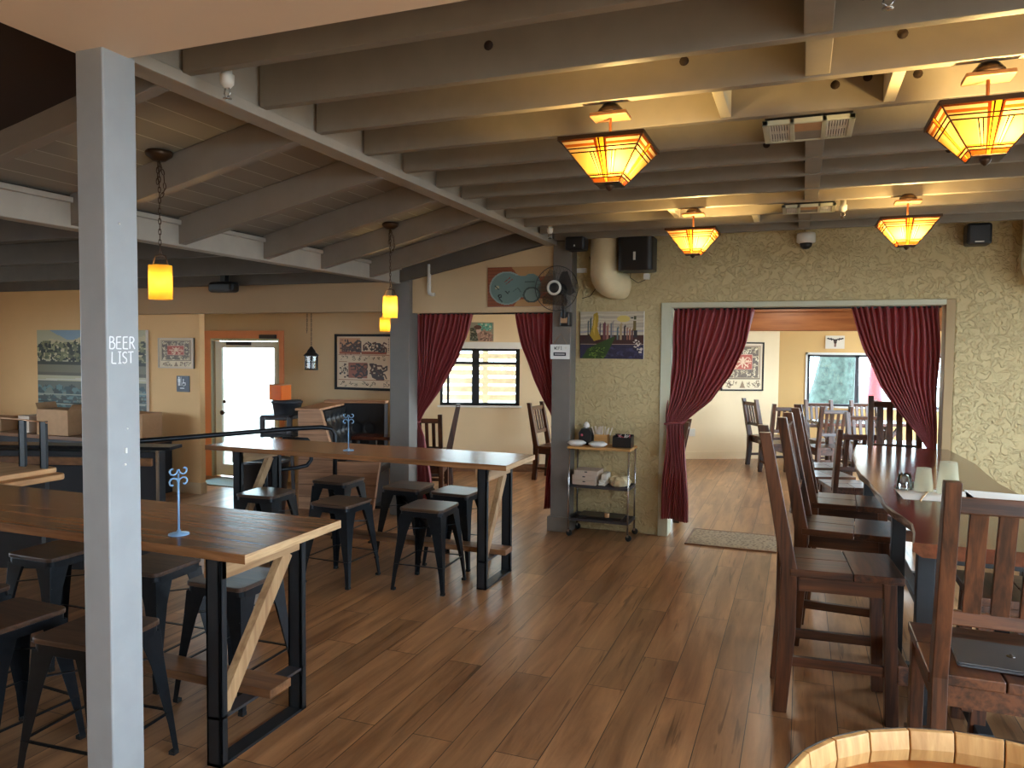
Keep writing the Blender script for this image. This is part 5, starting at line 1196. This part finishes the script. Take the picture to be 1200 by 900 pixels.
# table setting
tag(B(-.155, .20, -.19, .16, 0, .0012).build('placemat', 'paper', None, loc=(.655, 4.50, .9505), rotz=R(2)), 'white paper placemat with printing under the left upturned glasses', 'placemat')
pm = tag(B(-.13, .16, -.19, .19, 0, .0012).build('placemat', 'paper', None, loc=(.955, 4.52, .9505), rotz=R(-8)), 'white paper placemat on the right side of the long table', 'placemat')
tag(MB().tube([(.58, 4.28, .9535), (.70, 4.76, .9535)], .004, 6).build('pencil', 'bar_edge'), 'thin tan stick lying across the placemats', 'stick')
def tumbler(x, yv, r, h, m, label):
    t = thing('tumbler', label, 'glass', (x, yv, .952), 0, 'upturned tumblers')
    MB().lathe([(r, 0), (r*.94, h*.35), (r*.74, h), (r*.70, h), (0, h-.004), (r*.66, h-.012), (r*.90, h*.35), (r*.94, .002)], 28, cap=False).build('glass_body', m, t)
    MB().tube([(r*math.cos(2*PI*k/24), r*math.sin(2*PI*k/24), .002) for k in range(24)], .0018, 5, closed=True).build('rim', m, t)
tumbler(.545, 4.62, .042, .085, 'cup_glass', 'clear upturned tumbler, leftmost of the three on the long table')
tumbler(.635, 4.60, .048, .125, 'frosted_cup', 'frosted upturned tumbler between the clear one and the tallest')
tumbler(.745, 4.56, .055, .17, 'frosted_cup', 'tallest frosted upturned tumbler on the long table')
tag(MB().lathe([(.035, 0), (.038, .012), (.03, .014)], 20, (.60, 4.80, .951)).build('coaster', 'dark_panel'), 'small dark coaster behind the upturned tumblers', 'coaster')
# laptop on the near chair
lp = thing('laptop', 'closed grey laptop lying on the seat of the nearest chair at the right edge', 'laptop', (.665, 2.86, .692), R(-3))
rbox(-.165, .165, -.12, .12, 0, .008, .012).build('base', 'laptop_grey', lp, .002); ld = rbox(-.165, .165, -.12, .12, .009, .015, .012).build('lid', 'laptop_grey', lp, .002)
MB().lathe([(.013, 0), (.013, .0006)], 20, (0, 0, .0152)).lathe([(.005, 0), (.005, .0006)], 10, (.004, .018, .0152)).build('emblem', 'logo_black', ld)

# porch tables
def porch_table(x, yv, sx, sy, rot, label):
    t = thing('porch_table', label, 'table', (x, yv, 0), R(rot), 'dark porch tables')
    B(-sx/2, sx/2, -sy/2, sy/2, .71, .75).build('tabletop', 'slab_wood', t, .005)
    for s_ in (-1, 1):
        B(s_*(sx/2-.2)-.04, s_*(sx/2-.2)+.04, -.05, .05, .04, .71).build('leg', 'chair_z', t, .003)
        B(s_*(sx/2-.2)-.04, s_*(sx/2-.2)+.04, -sy*.4, sy*.4, 0, .05).build('foot', 'chair_y', t, .003)
        MB().bar((s_*(sx/2-.22), 0, .45), (s_*(sx/2-.02), 0, .70), .05, .04).build('bracket', 'chair_x', t)
    B(-sx/2+.2, sx/2-.2, -.02, .02, .25, .31).build('stretcher', 'chair_x', t, .002)
porch_table(.76, 11.34, 1.20, .58, 22, 'dark wooden table by the right porch window with chairs around it')
porch_table(1.02, 8.70, .80, .74, 21, 'dark wooden inner porch table behind the far end of the long table')

# ================================================================== SERVING CART
ct = thing('serving_cart', 'narrow wheeled serving cart with wooden top against the textured wall', 'cart', (-1.68, 6.72, 0)); sx, sy = .280, .15
MB().box(-sx-.01, sx+.01, -sy-.01, sy+.01, .80, .822).build('top_shelf', 'cart_top', ct, .004)
for z, nm in ((.46, 'middle_shelf'), (.155, 'bottom_shelf')):
    mb = MB(); mb.box(-sx, sx, -sy, -sy+.012, z-.012, z+.012).box(-sx, sx, sy-.012, sy, z-.012, z+.012).box(-sx, -sx+.012, -sy, sy, z-.012, z+.012).box(sx-.012, sx, -sy, sy, z-.012, z+.012)
    for k in range(9): mb.box(-sx+.02, sx-.02, -sy+.015+k*.033, -sy+.022+k*.033, z-.006, z)
    mb.build(nm, 'grey_steel', ct)
for a in (-1, 1):
    for b_ in (-1, 1):
        MB().tube([(a*(sx-.006), b_*(sy-.006), .055), (a*(sx-.006), b_*(sy-.006), .80)], .008, 10).build('leg', 'chrome', ct)
        wl = MB().lathe([(.012, -.009), (.027, -.008), (.027, .008), (.012, .009)], 16, (a*(sx-.006)+.008, b_*(sy-.006), .027), axis='y').build('caster', 'rubber', ct)
        MB().box(a*(sx-.006)-.008, a*(sx-.006)+.012, b_*(sy-.006)-.013, b_*(sy-.006)+.013, .035, .058).build('fork', 'chrome', wl)
def pizza(x, yv, z, label):
    t = thing('takeout_box', label, 'box', (x, yv, z), R(random.uniform(-2, 2)), 'flat white boxes stacked on the cart')
    B(-.11, .11, -.11, .11, 0, .034).build('tray', 'box_white', t, .002); B(-.112, .112, -.112, .11, .034, .042).build('lid', 'box_white', t, .002)
    B(-.012, .012, -.1125, -.11, .026, .036).build('tab', 'ink', t)
pizza(-1.815, 6.70, .473, 'flat white takeout box, bottom of the stack on the cart')
pizza(-1.815, 6.70, .517, 'flat white takeout box, middle of the stack on the cart')
pizza(-1.80, 6.70, .561, 'flat white takeout box, topmost of the stack on the cart')
sv = tag(MB().box(-.03, .03, -.10, .08, 0, .025).box(-.028, .03, -.10, .06, .026, .05).box(-.005, .045, -.09, .06, .051, .11).build('napkin_pack', 'white_plastic', None, .006, loc=(-1.655, 6.70, .473)), 'white wrapped napkin packs beside the takeout boxes', 'napkins')
bgm = MB(); vs = []
rr = random.Random(5)
for j in range(5):
    for i in range(14):
        a = 2*PI*i/14; q = [.085, .095, .085, .06, .0][j]*(1+.15*rr.uniform(-1, 1)); vs.append((q*math.cos(a)*1.05, q*math.sin(a), [0, .03, .055, .078, .08][j]+rr.uniform(-.006, .006)*(j > 0)))
bgm.add(vs, [(j*14+i, j*14+(i+1) % 14, (j+1)*14+(i+1) % 14, (j+1)*14+i) for j in range(4) for i in range(14)]+[tuple(range(14))[::-1]])
tag(bgm.build('foil_parcel', 'foil', None, loc=(-1.515, 6.71, .474)), 'crumpled cream foil parcel at the right end of the middle cart shelf', 'parcel')
tag(MB().prism([(-.19, 0), (.19, 0), (.205, .022), (-.205, .022)], -.11, .10, 'y').build('tray', 'black_plastic', None, .003, loc=(-1.67, 6.71, .170)), 'flat black tray on the bottom shelf of the cart', 'tray')
tag(MB().lathe([(.022, 0), (.024, .035), (0, .036)], 14).build('small_cup', 'cardboard', None, loc=(-1.60, 6.60, .195)), 'small tan cup on the black tray', 'cup')
hb2 = thing('utensil_caddy', 'black caddy with a small pink emblem at the left on top of the cart', 'caddy', (-1.845, 6.76, .823))
MB().prism([(-.06, 0), (.06, 0), (.06, .11), (.035, .15), (-.035, .15), (-.06, .11)], -.05, .05, 'y').build('body', 'black_plastic', hb2, .003); MB().lathe([(.013, 0), (.013, -.002)], 6, (-.03, -.051, .09), axis='y').build('emblem', 'red_fabric', hb2)
MB().lathe([(.0, 0), (.028, .01), (.03, .03), (.014, .055), (0, .06)], 14, (0, 0, .15)).build('napkin', 'paper', hb2)
def foam(x, yv, label):
    t = thing('foam_bowl', label, 'bowl', (x, yv, .823), 0, 'white foam bowls on the cart'); MB().lathe([(.05, 0), (.085, .022), (.088, .028), (.0, .03)], 24).build('bowl', 'paper', t); MB().lathe([(.088, .028), (.06, .046), (0, .05)], 24).build('lid', 'paper', t)
foam(-1.90, 6.635, 'white foam bowl in front of the black caddy on the cart')
foam(-1.70, 6.625, 'white foam bowl in front of the wooden straw box on the cart')
sb = thing('straw_box', 'small wooden box full of wrapped straws on top of the cart', 'straw holder', (-1.70, 6.77, .823))
MB().box(-.06, .06, -.045, -.04, 0, .10).box(-.06, .06, .04, .045, 0, .10).box(-.06, -.055, -.04, .04, 0, .10).box(.055, .06, -.04, .04, 0, .10).box(-.055, .055, -.04, .04, 0, .005).build('box', 'cart_top', sb)
for k in range(26):
    a, b_ = rr.uniform(-.045, .045), rr.uniform(-.03, .03); MB().tube([(a, b_, .01), (a*2.0+rr.uniform(-.02, .02), b_*1.6, .16+rr.uniform(-.02, .02))], .0045, 6).build('straw', 'straw_white', sb)
pk = thing('packet_box', 'black open box of condiment packets at the right on top of the cart', 'box', (-1.49, 6.72, .823))
MB().box(-.085, .085, -.06, -.055, 0, .09).box(-.085, .085, .055, .06, 0, .11).box(-.085, -.08, -.055, .055, 0, .10).box(.08, .085, -.055, .055, 0, .10).box(-.08, .08, -.055, .055, 0, .005).build('box', 'black_plastic', pk)
for k in range(10): MB().bar((rr.uniform(-.06, .06), rr.uniform(-.04, .04), .07), (rr.uniform(-.06, .06), rr.uniform(-.04, .04), .105), .03, .004).build('packet', 'paper' if k % 3 else 'red_fabric', pk)
# rug
rg = thing('doormat', 'brown woven doormat on the floor in the wide opening', 'rug', (-.53, 6.98, 0))
B(-.38, .38, -.29, .29, 0, .010).build('mat', 'rug_weave', rg, .003); MB().box(-.39, .39, -.30, -.285, 0, .012).box(-.39, .39, .285, .30, 0, .012).box(-.39, -.375, -.285, .285, 0, .012).box(.375, .39, -.285, .285, 0, .012).build('border', 'foot_wood', rg)

# ================================================================== BARREL
bl = thing('barrel', 'upright wooden barrel with open rim in the lower right corner', 'barrel', (.298, 1.149, 0)); n = 26; H_ = 1.05
def brad(z): return .315+.055*math.sin(PI*max(0, min(1, z/H_)))
for k in range(n):
    a0, a1 = 2*PI*k/n+.004, 2*PI*(k+1)/n-.004; vs = []; zz = [0, .15, .35, .52, .7, .9, 1.02, H_]; fs = []
    for z in zz:
        r_ = brad(z)
        ti = .010 if z > 1.04 else .020
        for rad, a in ((r_, a0), (r_, a1), (r_-ti, a1), (r_-ti, a0)): vs.append((rad*math.cos(a), rad*math.sin(a), z))
    fs = [(3, 2, 1, 0), tuple((len(zz)-1)*4+q for q in range(4))]+[(j*4+q, j*4+(q+1) % 4, (j+1)*4+(q+1) % 4, (j+1)*4+q) for j in range(len(zz)-1) for q in range(4)]
    MB().add(vs, fs).build('stave', 'barrel_stave', bl, .0015)
MB().lathe([(brad(1.0)-.021, .985), (brad(1.0)-.022, 1.0), (0, 1.0)], 48, cap=False).build('head', 'barrel_head', bl)
for z in (H_-.041, H_-.20, .36, .12, .03):
    MB().lathe([(brad(z)+.003, z), (brad(z+.04)+.003, z+.04), (brad(z+.04)+.0005, z+.04), (brad(z)+.0005, z)], 48, cap=False).build('hoop', 'hoop', bl)
